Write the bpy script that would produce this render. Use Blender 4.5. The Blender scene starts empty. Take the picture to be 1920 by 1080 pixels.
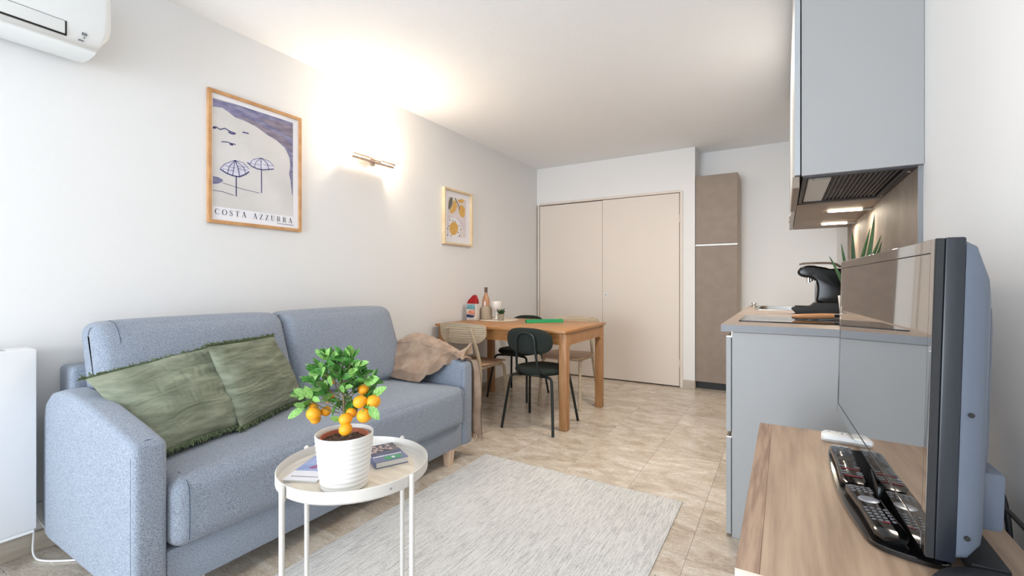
import bpy, bmesh, math, random
from mathutils import Vector, Matrix, noise
random.seed(7)
PI = math.pi
SC = bpy.context.scene
COL = SC.collection

def srgb(r, g, b):
    def c(v):
        v /= 255.0
        return v / 12.92 if v <= 0.04045 else ((v + 0.055) / 1.055) ** 2.4
    return (c(r), c(g), c(b), 1.0)

# ---------------------------------------------------------------- camera
cam_d = bpy.data.cameras.new('camera'); cam = bpy.data.objects.new('camera', cam_d); COL.objects.link(cam)
cam.location = (0, 0, 1.098)
cam.rotation_euler = (PI / 2, 0, math.atan(510 / 856))
cam_d.sensor_width = 36; cam_d.lens = 856 / 1920 * 36
cam_d.shift_y = -10 / 1920
cam_d.clip_start = 0.02
SC.camera = cam
# ---------------------------------------------------------------- world, lights, exposure
w = bpy.data.worlds.new('sky'); SC.world = w; w.use_nodes = True
w.node_tree.nodes['Background'].inputs[0].default_value = (0.75, 0.86, 1.0, 1)
w.node_tree.nodes['Background'].inputs[1].default_value = 1.6
SC.view_settings.view_transform = 'Standard'
SC.view_settings.look = 'None'
SC.view_settings.gamma = 1
SC.view_settings.use_curve_mapping = False
SC.view_settings.exposure = 0.50

def area_light(name, loc, rot, sx, sy, energy, color):
    l = bpy.data.lights.new(name, 'AREA'); l.shape = 'RECTANGLE'; l.size = sx; l.size_y = sy
    l.energy = energy; l.color = color
    o = bpy.data.objects.new(name, l); COL.objects.link(o); o.location = loc; o.rotation_euler = rot
    return o
def point_light(name, loc, energy, color, r=0.03):
    l = bpy.data.lights.new(name, 'POINT'); l.energy = energy; l.color = color; l.shadow_soft_size = r
    o = bpy.data.objects.new(name, l); COL.objects.link(o); o.location = loc
    return o
# daylight through the large balcony opening behind the camera
area_light('daylight', (-1.55, -3.02, 1.05), (PI / 2, 0, 0), 1.9, 2.0, 94, (0.84, 0.92, 1.0))
# unseen warm fill added overhead to lift the shaded wall behind the television
FILL = area_light('overhead_fill_light', (-0.47, 3.05, 2.46), (0, 0, 0), 0.35, 0.35, 20, (1.0, 0.87, 0.73))

# ---------------------------------------------------------------- materials
def mat(name, col, rough=0.5, metal=0.0, col2=None, nscale=5.0, stretch=(1, 1, 1), bump=0.0, bscale=200.0, bstretch=(1, 1, 1),
        emit=None, estr=0.0, coat=0.0, trans=0.0, ior=1.5, detail=4.0, rnd=0.0, bdist=0.001, sheen=0.0, alpha=1.0, ramp=(0.35, 0.65), spec=0.5):
    m = bpy.data.materials.new(name); m.use_nodes = True
    nt = m.node_tree; b = nt.nodes['Principled BSDF']
    b.inputs['Base Color'].default_value = col
    b.inputs['Roughness'].default_value = rough
    b.inputs['Metallic'].default_value = metal
    b.inputs['IOR'].default_value = ior
    b.inputs['Coat Weight'].default_value = coat
    b.inputs['Coat Roughness'].default_value = 0.03
    b.inputs['Transmission Weight'].default_value = trans
    b.inputs['Sheen Weight'].default_value = sheen
    b.inputs['Specular IOR Level'].default_value = spec
    if emit: b.inputs['Emission Color'].default_value = emit; b.inputs['Emission Strength'].default_value = estr
    tc = None
    if col2 or bump or rnd:
        tc = nt.nodes.new('ShaderNodeTexCoord'); src = tc.outputs['Object']
        if rnd:
            oi = nt.nodes.new('ShaderNodeObjectInfo')
            vm = nt.nodes.new('ShaderNodeVectorMath'); vm.operation = 'SCALE'
            vm.inputs[0].default_value = (37.0, 19.0, 53.0)
            nt.links.new(oi.outputs['Random'], vm.inputs['Scale'])
            va = nt.nodes.new('ShaderNodeVectorMath'); va.operation = 'ADD'
            nt.links.new(src, va.inputs[0]); nt.links.new(vm.outputs[0], va.inputs[1]); src = va.outputs[0]
    if col2:
        mp = nt.nodes.new('ShaderNodeMapping'); mp.inputs['Scale'].default_value = stretch
        nt.links.new(src, mp.inputs[0])
        n = nt.nodes.new('ShaderNodeTexNoise'); n.inputs['Scale'].default_value = nscale; n.inputs['Detail'].default_value = detail
        nt.links.new(mp.outputs[0], n.inputs['Vector'])
        r = nt.nodes.new('ShaderNodeValToRGB'); r.color_ramp.elements[0].position = ramp[0]; r.color_ramp.elements[1].position = ramp[1]
        r.color_ramp.elements[0].color = col; r.color_ramp.elements[1].color = col2
        nt.links.new(n.outputs[0], r.inputs[0]); nt.links.new(r.outputs[0], b.inputs['Base Color'])
    if bump:
        mp = nt.nodes.new('ShaderNodeMapping'); mp.inputs['Scale'].default_value = bstretch
        nt.links.new(src, mp.inputs[0])
        n = nt.nodes.new('ShaderNodeTexNoise'); n.inputs['Scale'].default_value = bscale; n.inputs['Detail'].default_value = 3
        nt.links.new(mp.outputs[0], n.inputs['Vector'])
        bp = nt.nodes.new('ShaderNodeBump'); bp.inputs['Strength'].default_value = bump; bp.inputs['Distance'].default_value = bdist
        nt.links.new(n.outputs[0], bp.inputs['Height']); nt.links.new(bp.outputs[0], b.inputs['Normal'])
    return m

M = {}
M['wall'] = mat('wall_paint', srgb(236, 236, 236), 0.85, bump=0.15, bscale=90, bdist=0.002)
M['ceil'] = mat('ceiling_plaster', srgb(247, 248, 249), 0.95, bump=0.5, bscale=160, bdist=0.004)
M['door'] = mat('door_paint', srgb(226, 216, 206), 0.45, bump=0.06, bscale=40)
M['dark'] = mat('painted_gap_shade', srgb(25, 22, 20), 0.8)  # near-black standing in for the shade inside gaps and holes
M['kick'] = mat('black_plinth', srgb(18, 17, 17), 0.5)
M['marble_edge'] = mat('marble_skirting', srgb(170, 158, 142), 0.3, col2=srgb(205, 196, 182), nscale=7, stretch=(0.6, 0.6, 3))
M['sofa'] = mat('blue_grey_fabric', srgb(98, 108, 123), 0.95, col2=srgb(168, 177, 191), nscale=380, detail=2, bump=0.35, bscale=520, ramp=(0.3, 0.7), sheen=0.15)
M['seam'] = mat('dark_blue_seam', srgb(70, 82, 104), 0.9)
M['wood_leg'] = mat('pale_beech', srgb(205, 176, 150), 0.45, col2=srgb(222, 196, 172), nscale=6, stretch=(6, 6, 0.6))
M['oak'] = mat('oiled_oak', srgb(166, 114, 66), 0.38, col2=srgb(186, 136, 86), nscale=9, stretch=(0.8, 9, 9), detail=6)
M['oak_leg'] = mat('oiled_oak_leg', srgb(164, 116, 72), 0.42, col2=srgb(184, 138, 94), nscale=9, stretch=(9, 9, 0.8), detail=6)
M['ply'] = mat('pale_ash_ply', srgb(184, 166, 140), 0.5, col2=srgb(200, 183, 158), nscale=8, stretch=(1, 6, 8))
M['plyseat'] = mat('ash_ply_seat', srgb(186, 152, 122), 0.5, col2=srgb(204, 172, 142), nscale=8, stretch=(1, 6, 8))
M['green_pad'] = mat('dark_green_fabric', srgb(30, 38, 34), 0.9, bump=0.4, bscale=500)
M['green_metal'] = mat('dark_green_metal', srgb(34, 42, 42), 0.4, 0.3)
M['pillow'] = mat('green_crinkle_cotton', srgb(108, 114, 96), 0.95, col2=srgb(142, 148, 128), nscale=9, stretch=(0.8, 0.8, 4), bump=0.5, bscale=45, bstretch=(0.5, 0.5, 3), bdist=0.006)
M['fringe'] = mat('green_fringe', srgb(96, 108, 80), 0.95)
M['throw'] = mat('taupe_throw', srgb(152, 126, 106), 0.95, col2=srgb(176, 151, 130), nscale=14, bump=0.5, bscale=300, sheen=0.2)
M['rug'] = None
M['white_metal'] = mat('warm_white_metal', srgb(222, 218, 212), 0.4)
M['tray_top'] = mat('tray_inside', srgb(205, 196, 180), 0.5, col2=srgb(226, 218, 203), nscale=7, stretch=(1, 7, 1))
M['pot_white'] = mat('white_ceramic', srgb(242, 240, 236), 0.35)
M['terra'] = mat('terracotta', srgb(178, 104, 78), 0.7)
M['soil'] = mat('soil', srgb(48, 34, 26), 0.95, col2=srgb(110, 86, 72), nscale=90, bump=1, bscale=120, bdist=0.006)
M['orange'] = mat('orange_peel', srgb(250, 158, 12), 0.4, col2=srgb(255, 184, 40), nscale=20, bump=0.3, bscale=600)
M['leaf'] = mat('citrus_leaf', srgb(38, 92, 42), 0.42, col2=srgb(96, 158, 66), nscale=10, rnd=1)
M['leaf2'] = mat('pale_citrus_leaf', srgb(98, 152, 66), 0.45, col2=srgb(150, 192, 108), nscale=10, rnd=1)  # paler green variant of the leaf colour
M['bark'] = mat('citrus_bark', srgb(118, 108, 78), 0.8)
M['aloe'] = mat('snake_plant_leaf', srgb(34, 72, 38), 0.45, col2=srgb(72, 112, 62), nscale=12, stretch=(1, 1, 0.5))
M['unit_grey'] = mat('light_grey_melamine', srgb(168, 168, 168), 0.5, bump=0.05, bscale=60)
M['unit_edge'] = mat('pale_grey_edge', srgb(178, 182, 186), 0.4)
M['worktop_edge'] = mat('grey_worktop_edge', srgb(138, 140, 144), 0.45)
M['taupe'] = mat('taupe_melamine', srgb(138, 123, 110), 0.5, col2=srgb(145, 130, 117), nscale=12, detail=4)
M['taupe_side'] = mat('taupe_edge', srgb(196, 178, 156), 0.5)
M['worktop'] = mat('stone_look_worktop', srgb(146, 132, 122), 0.38, col2=srgb(166, 152, 142), nscale=14, detail=8)
M['splash'] = mat('stone_look_splashback', srgb(132, 118, 106), 0.6, col2=srgb(158, 143, 130), nscale=5, detail=8)
M['steel'] = mat('brushed_steel', srgb(180, 178, 174), 0.3, 1.0)
M['hood_filter'] = mat('grey_filter_mesh', srgb(84, 84, 88), 0.5, 0.6)
M['glass_black'] = mat('black_ceramic_glass', srgb(14, 14, 15), 0.06, coat=0.6)
M['black_gloss'] = mat('gloss_black_plastic', srgb(12, 12, 13), 0.12, coat=0.5)
M['machine'] = mat('piano_black_plastic', srgb(10, 10, 11), 0.22, spec=0.35)
M['black_matte'] = mat('matte_black_plastic', srgb(26, 27, 30), 0.6)
M['black_felt'] = mat('black_felt', srgb(30, 31, 36), 0.95, col2=srgb(52, 54, 62), nscale=350, bump=0.5, bscale=500)
M['chrome'] = mat('chrome', srgb(215, 212, 208), 0.12, 1.0)
M['led'] = mat('led_diffuser', srgb(255, 244, 225), 0.4, emit=srgb(255, 238, 210), estr=14)
M['bulb'] = mat('lit_bulb', srgb(255, 240, 220), 0.4, emit=srgb(255, 226, 190), estr=60)
M['sconce'] = mat('satin_nickel_white', srgb(184, 160, 142), 0.45, 0.2)
M['frost'] = mat('frosted_glass_plate', srgb(245, 238, 228), 0.3, trans=0.5)
M['tv_wood'] = mat('pale_oak_veneer', srgb(150, 124, 103), 0.42, col2=srgb(190, 164, 140), nscale=5, stretch=(10, 0.7, 9), detail=9, bump=0.12, bscale=40, bstretch=(12, 1, 12), ramp=(0.28, 0.72))
M['tv_wood2'] = mat('darker_oak_band', srgb(138, 108, 88), 0.42, col2=srgb(174, 144, 120), nscale=7, stretch=(14, 0.9, 9), detail=8, ramp=(0.38, 0.62))
M['tv_edge'] = mat('pale_oak_edge', srgb(206, 190, 176), 0.5, col2=srgb(224, 212, 200), nscale=6, stretch=(2, 2, 9))
M['screen'] = mat('tv_screen_glass', srgb(6, 6, 7), 0.03, ior=2.4, coat=1.0, spec=1.0)
M['bezel'] = mat('tv_gloss_bezel', srgb(10, 9, 9), 0.04, ior=2.2, coat=1.0, spec=1.0)
M['tv_side'] = mat('tv_dark_side', srgb(30, 34, 42), 0.35)
M['tv_shell'] = mat('tv_grey_shell', srgb(94, 102, 116), 0.42)
M['white_plastic'] = mat('white_plastic', srgb(236, 238, 238), 0.35)
M['grey_plastic'] = mat('grey_plastic', srgb(176, 180, 184), 0.4)
M['key'] = mat('grey_keys', srgb(120, 122, 128), 0.4)
M['key_red'] = mat('red_keys', srgb(120, 30, 40), 0.4)
M['pad_grey'] = mat('silver_pad', srgb(150, 156, 166), 0.3, 0.4)
M['ac'] = mat('air_conditioner_white', srgb(236, 238, 238), 0.35)
M['radiator'] = mat('radiator_white', srgb(242, 244, 247), 0.4)
M['cable_white'] = mat('white_cable', srgb(240, 240, 240), 0.5)
M['cable_dark'] = mat('dark_cable', srgb(30, 34, 42), 0.5)
M['frame_oak'] = mat('oak_picture_frame', srgb(190, 138, 90), 0.5, col2=srgb(212, 164, 112), nscale=12, stretch=(4, 1, 1))
M['frame_cream'] = mat('cream_picture_frame', srgb(226, 200, 158), 0.5, col2=srgb(236, 216, 180), nscale=12)
M['paper'] = mat('white_paper', srgb(240, 240, 246), 0.8)
M['ink'] = mat('black_ink', srgb(28, 26, 34), 0.8)
M['navy_ink'] = mat('navy_ink', srgb(66, 66, 112), 0.8, col2=srgb(88, 88, 136), nscale=60)
M['blue_print'] = mat('blue_brush_paint', srgb(104, 104, 142), 0.8, col2=srgb(156, 154, 184), nscale=14, stretch=(1, 1, 3), ramp=(0.3, 0.7))
M['grey_print'] = mat('mauve_brush_paint', srgb(122, 114, 132), 0.8, col2=srgb(150, 142, 158), nscale=14, stretch=(1, 1, 3))
M['sand_print'] = mat('pale_sand_print', srgb(214, 212, 210), 0.8, col2=srgb(224, 222, 222), nscale=4)
M['pale_blue_print'] = mat('pale_blue_print', srgb(206, 206, 226), 0.8, col2=srgb(228, 228, 240), nscale=40)
M['lemon'] = mat('lemon_print', srgb(216, 170, 84), 0.8, col2=srgb(232, 190, 120), nscale=40)
M['olive_print'] = mat('olive_print', srgb(120, 118, 104), 0.8)
M['lilac_print'] = mat('pale_lilac_print', srgb(222, 214, 222), 0.8, col2=srgb(232, 224, 224), nscale=20)
M['red_foil'] = mat('red_foil', srgb(160, 20, 28), 0.3, 0.3)
M['bottle_glass'] = mat('rose_wine_glass', srgb(232, 178, 140), 0.08, trans=0.6)
M['sleeve'] = mat('beige_sleeve', srgb(176, 160, 140), 0.8)
M['capsule'] = mat('taupe_capsule', srgb(104, 88, 78), 0.5)
M['goblet'] = mat('white_goblet', srgb(236, 230, 224), 0.25)
M['green_gloss'] = mat('green_plastic', srgb(28, 142, 84), 0.35)
M['green_light'] = mat('pale_green_plastic', srgb(96, 196, 146), 0.35)
M['mat_white'] = mat('pale_woven_mat', srgb(214, 202, 186), 0.9, bump=0.5, bscale=120)
M['grey_pot'] = mat('grey_pot', srgb(150, 142, 124), 0.7, col2=srgb(170, 162, 144), nscale=20)
M['small_leaf'] = mat('dark_small_leaf', srgb(24, 66, 30), 0.5)
M['cover_blue'] = mat('blue_cover', srgb(96, 110, 150), 0.35)
M['cover_navy'] = mat('navy_cover', srgb(36, 48, 78), 0.35, col2=srgb(70, 84, 112), nscale=30)
M['cover_photo'] = mat('cover_photo', srgb(30, 38, 62), 0.35, col2=srgb(186, 160, 152), nscale=60, ramp=(0.48, 0.6))
M['cover_white'] = mat('cover_white', srgb(228, 230, 238), 0.35)
M['cover_sky'] = mat('cover_sky', srgb(126, 146, 200), 0.35, col2=srgb(160, 176, 216), nscale=20)
M['magenta'] = mat('magenta_print', srgb(120, 44, 120), 0.4, col2=srgb(196, 150, 190), nscale=60)
M['badge'] = mat('green_badge', srgb(14, 150, 96), 0.35)
M['pages'] = mat('paper_pages', srgb(232, 230, 224), 0.8)
M['packet'] = mat('printed_packet', srgb(220, 214, 206), 0.4)
M['packet_green'] = mat('green_print', srgb(70, 140, 130), 0.4, col2=srgb(140, 180, 200), nscale=40)
M['packet_orange'] = mat('orange_print', srgb(206, 110, 70), 0.4, col2=srgb(226, 170, 150), nscale=40)
M['packet_navy'] = mat('navy_print', srgb(30, 52, 96), 0.4)
M['pan'] = mat('black_pan', srgb(20, 20, 20), 0.35)
M['handle_wood'] = mat('warm_beech_handle', srgb(196, 136, 88), 0.45, col2=srgb(210, 152, 104), nscale=10, stretch=(1, 8, 8))

def rug_material():
    m = bpy.data.materials.new('striped_woven_rug'); m.use_nodes = True; nt = m.node_tree; b = nt.nodes['Principled BSDF']
    b.inputs['Roughness'].default_value = 0.95
    tc = nt.nodes.new('ShaderNodeTexCoord')
    def nz(scale, st, det=2):
        mp = nt.nodes.new('ShaderNodeMapping'); mp.inputs['Scale'].default_value = st; nt.links.new(tc.outputs['Object'], mp.inputs[0])
        n = nt.nodes.new('ShaderNodeTexNoise'); n.inputs['Scale'].default_value = scale; n.inputs['Detail'].default_value = det
        nt.links.new(mp.outputs[0], n.inputs['Vector']); return n
    a = nz(60, (5, 0.25, 1), 3); c = nz(200, (1.0, 1.0, 1), 2); d = nz(2.5, (1, 1, 1), 3)
    ad = nt.nodes.new('ShaderNodeMath'); ad.operation = 'MULTIPLY_ADD'; ad.inputs[1].default_value = 0.55
    nt.links.new(c.outputs[0], ad.inputs[0]); nt.links.new(a.outputs[0], ad.inputs[2])
    ad2 = nt.nodes.new('ShaderNodeMath'); ad2.operation = 'MULTIPLY_ADD'; ad2.inputs[1].default_value = 0.2
    nt.links.new(d.outputs[0], ad2.inputs[0]); nt.links.new(ad.outputs[0], ad2.inputs[2])
    r = nt.nodes.new('ShaderNodeValToRGB'); r.color_ramp.elements[0].position = 0.62; r.color_ramp.elements[1].position = 0.95
    r.color_ramp.elements[0].color = srgb(168, 168, 168); r.color_ramp.elements[1].color = srgb(222, 222, 220)
    nt.links.new(ad2.outputs[0], r.inputs[0]); nt.links.new(r.outputs[0], b.inputs['Base Color'])
    bp = nt.nodes.new('ShaderNodeBump'); bp.inputs['Strength'].default_value = 0.8; bp.inputs['Distance'].default_value = 0.003
    nt.links.new(ad.outputs[0], bp.inputs['Height']); nt.links.new(bp.outputs[0], b.inputs['Normal'])
    return m
M['rug'] = rug_material()

def tile_material():
    m = bpy.data.materials.new('beige_marble_tile'); m.use_nodes = True; nt = m.node_tree; b = nt.nodes['Principled BSDF']
    tc = nt.nodes.new('ShaderNodeTexCoord'); oi = nt.nodes.new('ShaderNodeObjectInfo')
    vm = nt.nodes.new('ShaderNodeVectorMath'); vm.operation = 'SCALE'; vm.inputs[0].default_value = (37, 19, 53)
    nt.links.new(oi.outputs['Random'], vm.inputs['Scale'])
    va = nt.nodes.new('ShaderNodeVectorMath'); va.operation = 'ADD'
    nt.links.new(tc.outputs['Object'], va.inputs[0]); nt.links.new(vm.outputs[0], va.inputs[1])
    def nz(scale, st, det, dist=0.0):
        mp = nt.nodes.new('ShaderNodeMapping'); mp.inputs['Scale'].default_value = st; nt.links.new(va.outputs[0], mp.inputs[0])
        n = nt.nodes.new('ShaderNodeTexNoise'); n.inputs['Scale'].default_value = scale; n.inputs['Detail'].default_value = det
        n.inputs['Distortion'].default_value = dist
        nt.links.new(mp.outputs[0], n.inputs['Vector']); return n
    a = nz(5, (1, 1.8, 1), 6, 1.0); c = nz(26, (1, 2.6, 1), 6, 2.0); e = nz(45, (1, 2, 1), 2)
    r = nt.nodes.new('ShaderNodeValToRGB')
    els = r.color_ramp.elements; els[0].position = 0.3; els[1].position = 0.72
    els[0].color = srgb(194, 179, 162); els[1].color = srgb(232, 226, 217)
    el = els.new(0.5); el.color = srgb(213, 202, 187)
    nt.links.new(a.outputs[0], r.inputs[0])
    r2 = nt.nodes.new('ShaderNodeValToRGB'); r2.color_ramp.elements[0].position = 0.3; r2.color_ramp.elements[1].position = 0.62
    r2.color_ramp.elements[0].color = srgb(206, 200, 192); r2.color_ramp.elements[1].color = (1, 1, 1, 1)
    nt.links.new(c.outputs[0], r2.inputs[0])
    mx = nt.nodes.new('ShaderNodeMixRGB'); mx.blend_type = 'MULTIPLY'; mx.inputs[0].default_value = 0.7
    nt.links.new(r.outputs[0], mx.inputs[1]); nt.links.new(r2.outputs[0], mx.inputs[2])
    r3 = nt.nodes.new('ShaderNodeValToRGB'); r3.color_ramp.elements[0].position = 0.24; r3.color_ramp.elements[1].position = 0.31
    r3.color_ramp.elements[0].color = srgb(150, 132, 112); r3.color_ramp.elements[1].color = (1, 1, 1, 1)
    nt.links.new(e.outputs[0], r3.inputs[0])
    mx2 = nt.nodes.new('ShaderNodeMixRGB'); mx2.blend_type = 'MULTIPLY'; mx2.inputs[0].default_value = 0.8
    nt.links.new(mx.outputs[0], mx2.inputs[1]); nt.links.new(r3.outputs[0], mx2.inputs[2])
    # a small tone shift from tile to tile
    hv = nt.nodes.new('ShaderNodeHueSaturation')
    mr = nt.nodes.new('ShaderNodeMapRange'); mr.inputs[3].default_value = 0.93; mr.inputs[4].default_value = 1.06
    nt.links.new(oi.outputs['Random'], mr.inputs[0]); nt.links.new(mr.outputs[0], hv.inputs['Value'])
    nt.links.new(mx2.outputs[0], hv.inputs['Color']); nt.links.new(hv.outputs[0], b.inputs['Base Color'])
    b.inputs['Roughness'].default_value = 0.24
    return m
M['tile'] = tile_material()

# ---------------------------------------------------------------- mesh helpers
ORG = {}
def finish(bm, name, m, smooth=35):
    bmesh.ops.recalc_face_normals(bm, faces=bm.faces[:])
    me = bpy.data.meshes.new(name); bm.to_mesh(me); bm.free()
    if smooth:
        for p in me.polygons: p.use_smooth = True
        me.set_sharp_from_angle(angle=math.radians(smooth))
    me.materials.append(m)
    return me
def tag(o, label=None, cat=None, group=None, kind=None):
    if label: o['label'] = label
    if cat: o['category'] = cat
    if group: o['group'] = group
    if kind: o['kind'] = kind
    return o
def thing(name, label, cat, loc=(0, 0, 0), rz=0.0, group=None, local=False):
    o = bpy.data.objects.new(name, None); COL.objects.link(o); o.empty_display_size = 0.1
    o.location = loc; o.rotation_euler = (0, 0, rz)
    ORG[o.name] = Vector((0, 0, 0)) if (local or rz) else Vector(loc)
    return tag(o, label, cat, group)
def part(name, bm, m, parent, label=None, kind=None, smooth=35):
    g = ORG[parent.name]
    bmesh.ops.translate(bm, verts=bm.verts[:], vec=-g)
    o = bpy.data.objects.new(name, finish(bm, name, m, smooth)); COL.objects.link(o); o.parent = parent
    ORG[o.name] = g
    if label: o['label'] = label
    if kind: o['kind'] = kind
    return o
def solo(name, bm, m, loc, label=None, cat=None, group=None, kind=None, smooth=35):
    bmesh.ops.translate(bm, verts=bm.verts[:], vec=-Vector(loc))
    o = bpy.data.objects.new(name, finish(bm, name, m, smooth)); COL.objects.link(o); o.location = loc
    ORG[o.name] = Vector(loc)
    return tag(o, label, cat, group, kind)
def dup(root, loc, rz, label):
    r = root.copy(); COL.objects.link(r); r.location = loc; r.rotation_euler = (0, 0, rz); r['label'] = label
    for ch in list(root.children):
        c = ch.copy(); COL.objects.link(c); c.parent = r
        for gch in list(ch.children):
            d = gch.copy(); COL.objects.link(d); d.parent = c
    return r
def B(): return bmesh.new()
def box(bm, x0, x1, y0, y1, z0, z1, bev=0.0, seg=2):
    t = bmesh.new(); bmesh.ops.create_cube(t, size=1)
    for v in t.verts: v.co = Vector((x0 + (v.co.x + 0.5) * (x1 - x0), y0 + (v.co.y + 0.5) * (y1 - y0), z0 + (v.co.z + 0.5) * (z1 - z0)))
    if bev: bmesh.ops.bevel(t, geom=t.edges[:], offset=bev, segments=seg, affect='EDGES', profile=0.5)
    merge(bm, t); return bm
def merge(bm, t, mtx=None):
    if mtx is not None: bmesh.ops.transform(t, matrix=mtx, verts=t.verts[:])
    mp = [bm.verts.new(v.co) for v in t.verts]
    t.verts.index_update()
    for f in t.faces:
        try: bm.faces.new([mp[v.index] for v in f.verts])
        except ValueError: pass
    t.free()
def bx(*a, **k): return box(B(), *a, **k)
def tube(bm, pts, r, n=8, radii=None, cap=True):
    P = [Vector(p) for p in pts]; rings = []; up = None
    for i, p in enumerate(P):
        d = (P[min(i + 1, len(P) - 1)] - P[max(i - 1, 0)]).normalized()
        if up is None:
            up = d.orthogonal().normalized()
        else:
            up = (up - d * up.dot(d)).normalized()
        s = d.cross(up); rr = radii[i] if radii else r
        rings.append([bm.verts.new(p + (up * math.cos(2 * PI * k / n) + s * math.sin(2 * PI * k / n)) * rr) for k in range(n)])
    for a, b in zip(rings, rings[1:]):
        for k in range(n): bm.faces.new([a[k], a[(k + 1) % n], b[(k + 1) % n], b[k]])
    if cap: bm.faces.new(rings[0][::-1]); bm.faces.new(rings[-1])
    return bm
def smooth_pts(pts, it=2, closed=False):
    P = [Vector(p) for p in pts]
    for _ in range(it):
        Q = []; n = len(P)
        if not closed: Q.append(P[0])
        for i in range(n if closed else n - 1):
            a, b = P[i], P[(i + 1) % n]
            Q += [a * 0.75 + b * 0.25, a * 0.25 + b * 0.75]
        if not closed: Q.append(P[-1])
        P = Q
    return P
def lathe(bm, prof, n=32, c=(0, 0), mod=None):
    rings = []
    for r, z in prof:
        if r < 1e-5: rings.append([bm.verts.new((c[0], c[1], z))])
        else: rings.append([bm.verts.new((c[0] + r * math.cos(2 * PI * k / n), c[1] + r * math.sin(2 * PI * k / n), z)) for k in range(n)])
    for a, b in zip(rings, rings[1:]):
        if len(a) == 1 and len(b) == 1: continue
        for k in range(n):
            k2 = (k + 1) % n
            if len(a) == 1: bm.faces.new([a[0], b[k2], b[k]])
            elif len(b) == 1: bm.faces.new([a[k], a[k2], b[0]])
            else: bm.faces.new([a[k], a[k2], b[k2], b[k]])
    return bm
def prism(bm, pts, axis, a0, a1, bev=0.0, seg=2):
    """pts: 2-D outline in the two axes other than `axis`, in xyz order; extruded from a0 to a1"""
    t = bmesh.new()
    def mk(p, a):
        if axis == 'y': return (p[0], a, p[1])
        if axis == 'x': return (a, p[0], p[1])
        return (p[0], p[1], a)
    A = [t.verts.new(mk(p, a0)) for p in pts]; Bv = [t.verts.new(mk(p, a1)) for p in pts]
    f1 = t.faces.new(A); f2 = t.faces.new(Bv[::-1]); n = len(pts)
    for i in range(n): t.faces.new([A[i], Bv[i], Bv[(i + 1) % n], A[(i + 1) % n]])
    if bev:
        bmesh.ops.recalc_face_normals(t, faces=t.faces[:])
        bmesh.ops.bevel(t, geom=list(f1.edges) + list(f2.edges), offset=bev, segments=seg, affect='EDGES', profile=0.5)
    merge(bm, t); return bm
def soft(bm, x0, x1, y0, y1, z0, z1, r, bulge=(0, 0, 0), n=14, shear=None):
    """upholstered rounded block: box with radius r edges and gently domed faces"""
    t = bmesh.new(); c = Vector(((x0 + x1) / 2, (y0 + y1) / 2, (z0 + z1) / 2)); h = Vector(((x1 - x0) / 2, (y1 - y0) / 2, (z1 - z0) / 2))
    def coords(hh):
        k = 4; a = [hh - r + r * math.sin(i / k * PI / 2) for i in range(k + 1)]
        inner = [-(hh - r) + 2 * (hh - r) * i / n for i in range(1, n)]
        return [-v for v in a[::-1]] + inner + a
    g = [coords(h[i]) for i in range(3)]
    vm = {}
    def V(p):
        k = tuple(round(q, 6) for q in p)
        if k not in vm:
            q = Vector(p); inn = Vector([max(-(h[i] - r), min(h[i] - r, q[i])) for i in range(3)])
            # project cube shell to rounded shell
            d = q - inn
            if d.length > 1e-9:
                mx = max(abs(d[i]) for i in range(3)); q = inn + d.normalized() * r if mx > 1e-9 else q
            u = [p[i] / h[i] for i in range(3)]
            for i in range(3):
                o1, o2 = (i + 1) % 3, (i + 2) % 3
                wgt = max(0, 1 - u[o1] ** 4) * max(0, 1 - u[o2] ** 4)
                if abs(u[i]) > 0.3: q[i] += bulge[i] * wgt * (1 if u[i] > 0 else -1)
            vm[k] = t.verts.new(q)
        return vm[k]
    for ax in range(3):
        o1, o2 = (ax + 1) % 3, (ax + 2) % 3
        for s in (-1, 1):
            for i in range(len(g[o1]) - 1):
                for j in range(len(g[o2]) - 1):
                    quad = []
                    for a, b in ((i, j), (i + 1, j), (i + 1, j + 1), (i, j + 1)):
                        p = [0, 0, 0]; p[ax] = s * h[ax]; p[o1] = g[o1][a]; p[o2] = g[o2][b]; quad.append(V(p))
                    if len(set(quad)) >= 3:
                        try: t.faces.new(list(dict.fromkeys(quad)))
                        except ValueError: pass
    for v in t.verts:
        v.co += c
        if shear: v.co = shear(v.co)
    merge(bm, t); return bm
def rrect(x0, x1, y0, y1, r, k=5):
    o = []
    for cx, cy, a0 in ((x1 - r, y0 + r, -PI / 2), (x1 - r, y1 - r, 0), (x0 + r, y1 - r, PI / 2), (x0 + r, y0 + r, PI)):
        for i in range(k + 1):
            a = a0 + i / k * PI / 2; o.append((cx + r * math.cos(a), cy + r * math.sin(a)))
    return o
def ribbon(bm, pts, widths, f):
    """flat ink stroke along 2-D points, f maps 2-D to 3-D"""
    P = [Vector((p[0], p[1])) for p in pts]; L = []; R = []
    for i, p in enumerate(P):
        d = (P[min(i + 1, len(P) - 1)] - P[max(i - 1, 0)]); d = d.normalized() if d.length > 1e-9 else Vector((1, 0))
        nrm = Vector((-d.y, d.x)); wd = widths[i] if isinstance(widths, (list, tuple)) else widths
        L.append(bm.verts.new(f(p + nrm * wd / 2))); R.append(bm.verts.new(f(p - nrm * wd / 2)))
    for i in range(len(P) - 1): bm.faces.new([L[i], L[i + 1], R[i + 1], R[i]])
    return bm
def flat(bm, pts, f):
    bm.faces.new([bm.verts.new(f(p)) for p in pts]); return bm
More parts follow.
